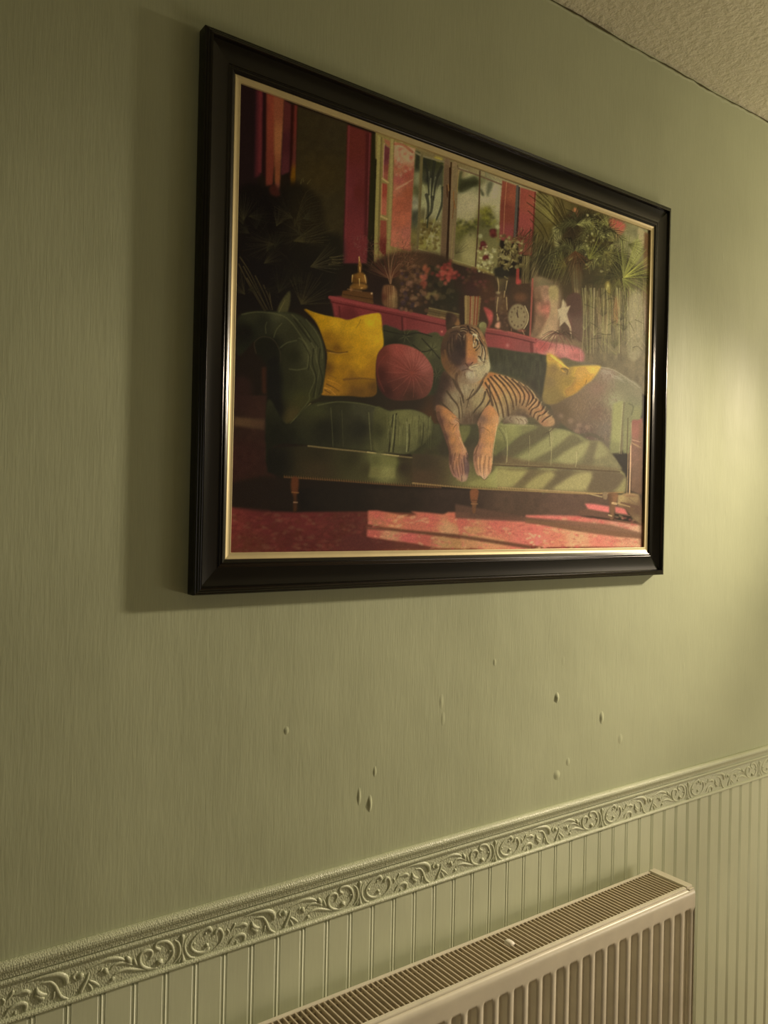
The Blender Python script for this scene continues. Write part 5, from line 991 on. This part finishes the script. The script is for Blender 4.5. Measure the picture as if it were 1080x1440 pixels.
#ALB0
# from the sheet's colours, noted under the lamp, to the print's inks, painted glare included: divide out the lamp's light, a smooth cubic in (u, v)
u_ = ((XX.ravel()-PX0)/(PX1-PX0)); v_ = ((ZZ.ravel()-PZ0)/(PZ1-PZ0))
bas = np.stack([u_**i*v_**j for i in range(4) for j in range(4) if i+j < 4], 1)
LIGHT = np.array([[-0.9008, -1.1137, -1.5086], [0.0025, 0.0032, -0.0302], [-0.5901, -0.5885, -0.5428], [-0.067, -0.092, -0.1984], [0.6613, 0.6726, 0.7184], [0.7283, 0.7377, 0.8058], [-0.9505, -0.9629, -1.0324], [0.4057, 0.4169, 0.3918], [-0.1747, -0.1723, -0.1856], [-0.1505, -0.1598, -0.1433]])
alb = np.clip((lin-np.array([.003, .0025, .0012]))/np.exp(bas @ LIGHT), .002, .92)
#ALB1
me = bpy.data.meshes.new('print')
idx = np.arange(GX*GZ).reshape(GZ, GX)
quads = np.stack([idx[:-1, :-1], idx[:-1, 1:], idx[1:, 1:], idx[1:, :-1]], -1).reshape(-1, 4)
me.vertices.add(GX*GZ); co = np.stack([XX.ravel()-OFF.x, np.full(XX.size, yp), ZZ.ravel()-OFF.z], -1).astype(np.float32); me.vertices.foreach_set('co', co.ravel())
me.loops.add(quads.size); me.loops.foreach_set('vertex_index', quads.ravel().astype(np.int32))
me.polygons.add(len(quads)); me.polygons.foreach_set('loop_start', np.arange(0, quads.size, 4, dtype=np.int32)); me.update(calc_edges=True)
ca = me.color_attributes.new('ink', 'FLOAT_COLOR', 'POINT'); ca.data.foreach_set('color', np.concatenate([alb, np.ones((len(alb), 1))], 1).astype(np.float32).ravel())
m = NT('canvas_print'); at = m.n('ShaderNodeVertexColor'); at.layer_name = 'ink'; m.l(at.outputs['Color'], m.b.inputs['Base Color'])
v = m.coords(); nb = m.bump(m.noise(1500, v, 2), .55, .0006); m.l(nb, m.b.inputs['Normal']); m.b.inputs['Roughness'].default_value = .55; m.b.inputs['Specular IOR Level'].default_value = .07
me.materials.append(m.m)
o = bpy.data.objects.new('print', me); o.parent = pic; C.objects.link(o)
o['label'] = 'colour print of a tiger on a green buttoned sofa in a pink room'
# ---------------------------------------------------------------- radiator
RX0, RX1 = .1700, 1.3690; RTOP = .7633; RBOT = .165
YF, YBK = -.1240, -.0330
rad = empty('radiator', (0, 0, 0))
rad.location = ((RX0+RX1)/2, (YF+YBK)/2, RBOT); RO = Vector(rad.location)
tag(rad, 'cream ribbed panel radiator with slotted top grille under the patterned border', 'radiator')
def rmk(mb, name, mat, smooth=False, parent=None):
    mb.v = [tuple(Vector(p)-RO) for p in mb.v]; return mb.make(name, mat, parent or rad, smooth)
# front panel: one pressed sheet with vertical channels
FP, FW0, FW1 = .03145, 1.3365, 1.3560          # last channel's edges, pitch
ZT = .7270                                      # channel tops
def chan(x):
    u = (x-FW0) % FP; W_ = FW1-FW0; e = .0032
    if u >= W_: return 0
    t = min(u, W_-u)/e
    return 1 if t >= 1 else t*t*(3-2*t)
xs_ = {RX0, RX1}
k = 0
while FW0-k*FP > RX0+.012:
    a = FW0-k*FP
    for t in (0, .0008, .0016, .0024, .0032): xs_.add(round(a+t, 5)); xs_.add(round(a+FW1-FW0-t, 5))
    xs_.add(round(a+(FW1-FW0)/2, 5)); xs_.add(round(a-.005, 5)); k += 1
xs_ = sorted(x for x in xs_ if RX0+.0099 < x or x in (RX0,)); xs_ = [x for x in xs_ if x <= RX1]
xfirst = FW0-(k-1)*FP
zs = [RBOT, RBOT+.03, RBOT+.036, RBOT+.042, .4, ZT-.012, ZT-.009, ZT-.006, ZT-.004, ZT-.002, ZT, ZT+.002, .745, .7500, .7535, .7560, .7578, .7588, .7590, .7590]
yo = [0]*13+[0, .0006, .0018, .0034, .0054, .0080, .0100]
D = .0110
v = []; f = []
for j, z in enumerate(zs):
    for x in xs_:
        dz = 1 if RBOT+.042 <= z <= ZT-.012 else (0 if z >= ZT or z <= RBOT+.03 else None)
        if dz is None:
            t = (ZT-z)/.012 if z > .5 else (z-RBOT-.03)/.012; dz = t*t*(3-2*t)
        c = chan(x) if x >= xfirst-1e-6 else 0
        v.append((x, YF+yo[j]+D*c*dz, z))
n = len(xs_)
for j in range(len(zs)-1):
    for i in range(n-1): a = j*n+i; f.append((a, a+1, a+n+1, a+n))
nb_ = len(v)                                   # return flanges at the two ends and the foot
for x in (RX0, RX1):
    c0 = len(v); v += [(x, YF, RBOT), (x, YF+.012, RBOT), (x, YF+.012, .7535), (x, YF, .7500)]; f.append((c0, c0+1, c0+2, c0+3) if x == RX0 else (c0+3, c0+2, c0+1, c0))
mb = MB(); mb.add(v, f); fp = rmk(mb, 'front_panel', M_rad, True)
mb = MB(); mb.box(RX0+.004, RX1-.004, YBK-.006, YBK+.004, RBOT, .752, .001); rmk(mb, 'rear_panel', M_rad)
# grille: back rail, front rail with lip
GX0, GX1 = RX0+.022, 1.3492
mb = MB(); mb.prof([(-.0330, .740), (-.0395, .740), (-.0395, RTOP-.0012), (-.0388, RTOP), (-.0335, RTOP), (-.0330, RTOP-.0008)], GX0-.002, GX1); rmk(mb, 'grille_rail', M_rad)
mb = MB(); mb.prof([(-.1130, .735), (-.1178, .735), (-.1178, RTOP-.0018), (-.1170, RTOP-.0004), (-.1150, RTOP), (-.1108, RTOP), (-.1104, RTOP-.0010), (-.1110, RTOP-.003), (-.1130, RTOP-.003)], GX0-.002, GX1+.0005); rmk(mb, 'grille_rail', M_rad)
SP, S0 = .009093, .5515
sl = MB().prof([(-.0396, -.0150), (-.1112, -.0150), (-.1112, -.0022), (-.1106, -.0012), (-.0402, -.0012), (-.0396, -.0022)], -.00055, .00055)
# rolled top edge on each blade
sl.prof([(-.0400, -.0012), (-.1108, -.0012), (-.1108, -.0004), (-.0400, -.0004)], -.0011, .0011)
first = None; k0 = int((GX0-S0)/SP)+1; k1 = int((GX1-S0)/SP)
for k in range(k0, k1+1):
    loc = Vector((S0+SP*k, 0, RTOP))-RO; loc.y = -RO.y
    if first is None: first = sl.make('slat', M_grille, rad); first.location = loc
    else: inst(first, 'slat', rad, loc)
for y in (-.0475, -.1010):
    mb = MB()
    mb.prof([(y-.0022, RTOP-.0062), (y+.0022, RTOP-.0062), (y+.0022, RTOP-.0045), (y-.0022, RTOP-.0045)], GX0, GX1); rmk(mb, 'cross_bar', M_grille)
mb = MB(); mb.box(.8995, .9195, -.1108, -.0400, RTOP-.012, RTOP-.0035, .0008); rmk(mb, 'joining_plate', M_grille)
mb = MB(); mb.box(.9310, .9430, -.0800, -.0640, RTOP-.006, RTOP+.0018, .0022); rmk(mb, 'clip', M_clip, True)
# side panels (caps)
for xa, xb in ((1.3512, 1.3700), (RX0-.001, RX0+.0180)):
    mb = MB(); mb.box(xa, xb, -.1172, -.0335, .22, RTOP+.0012, .0012); rmk(mb, 'side_panel', M_rad)
mb = MB(); mb.box(1.3540, 1.3695, -.1212, -.1172, .30, .7605, .0006); rmk(mb, 'end_lug', M_rad)
# convector fins seen down between the blades
mb = MB(); x = GX0+.004
while x < GX1-.01:
    mb.add([(x, -.050, .70), (x, -.104, .70), (x+.010, -.104, .70), (x+.010, -.050, .70), (x, -.050, .20), (x, -.104, .20), (x+.010, -.104, .20), (x+.010, -.050, .20)],
           [(0, 1, 5, 4), (2, 3, 7, 6), (1, 2, 6, 5)]); x += .020
tag(rmk(mb, 'convector_fins', M_fin), kind='stuff')
mb = MB(); mb.box(RX0+.004, RX1-.004, -.1120, -.1105, RBOT+.01, .742); mb.box(RX0+.004, RX1-.004, -.0400, -.0385, RBOT+.01, .742); rmk(mb, 'inner_panel', M_fin)
for x in (.42, 1.12):
    mb = MB(); mb.box(x-.015, x+.015, YBK, -.0018, .24, .70, .001); rmk(mb, 'wall_bracket', M_rad)
for x, s_ in ((RX0-.022, 1), (RX1+.022, -1)):
    mb = MB(); mb.cyl((x, -.078, 0), (x, -.078, RBOT+.05), .0075); mb.cyl((x, -.078, RBOT+.04), (x+s_*.026, -.078, RBOT+.04), .008); rmk(mb, 'pipe', M_brass, True)
    mb = MB(); mb.cyl((x, -.078, RBOT+.03), (x, -.078, RBOT+.095), .014, 18); rmk(mb, 'valve', M_clip, True)
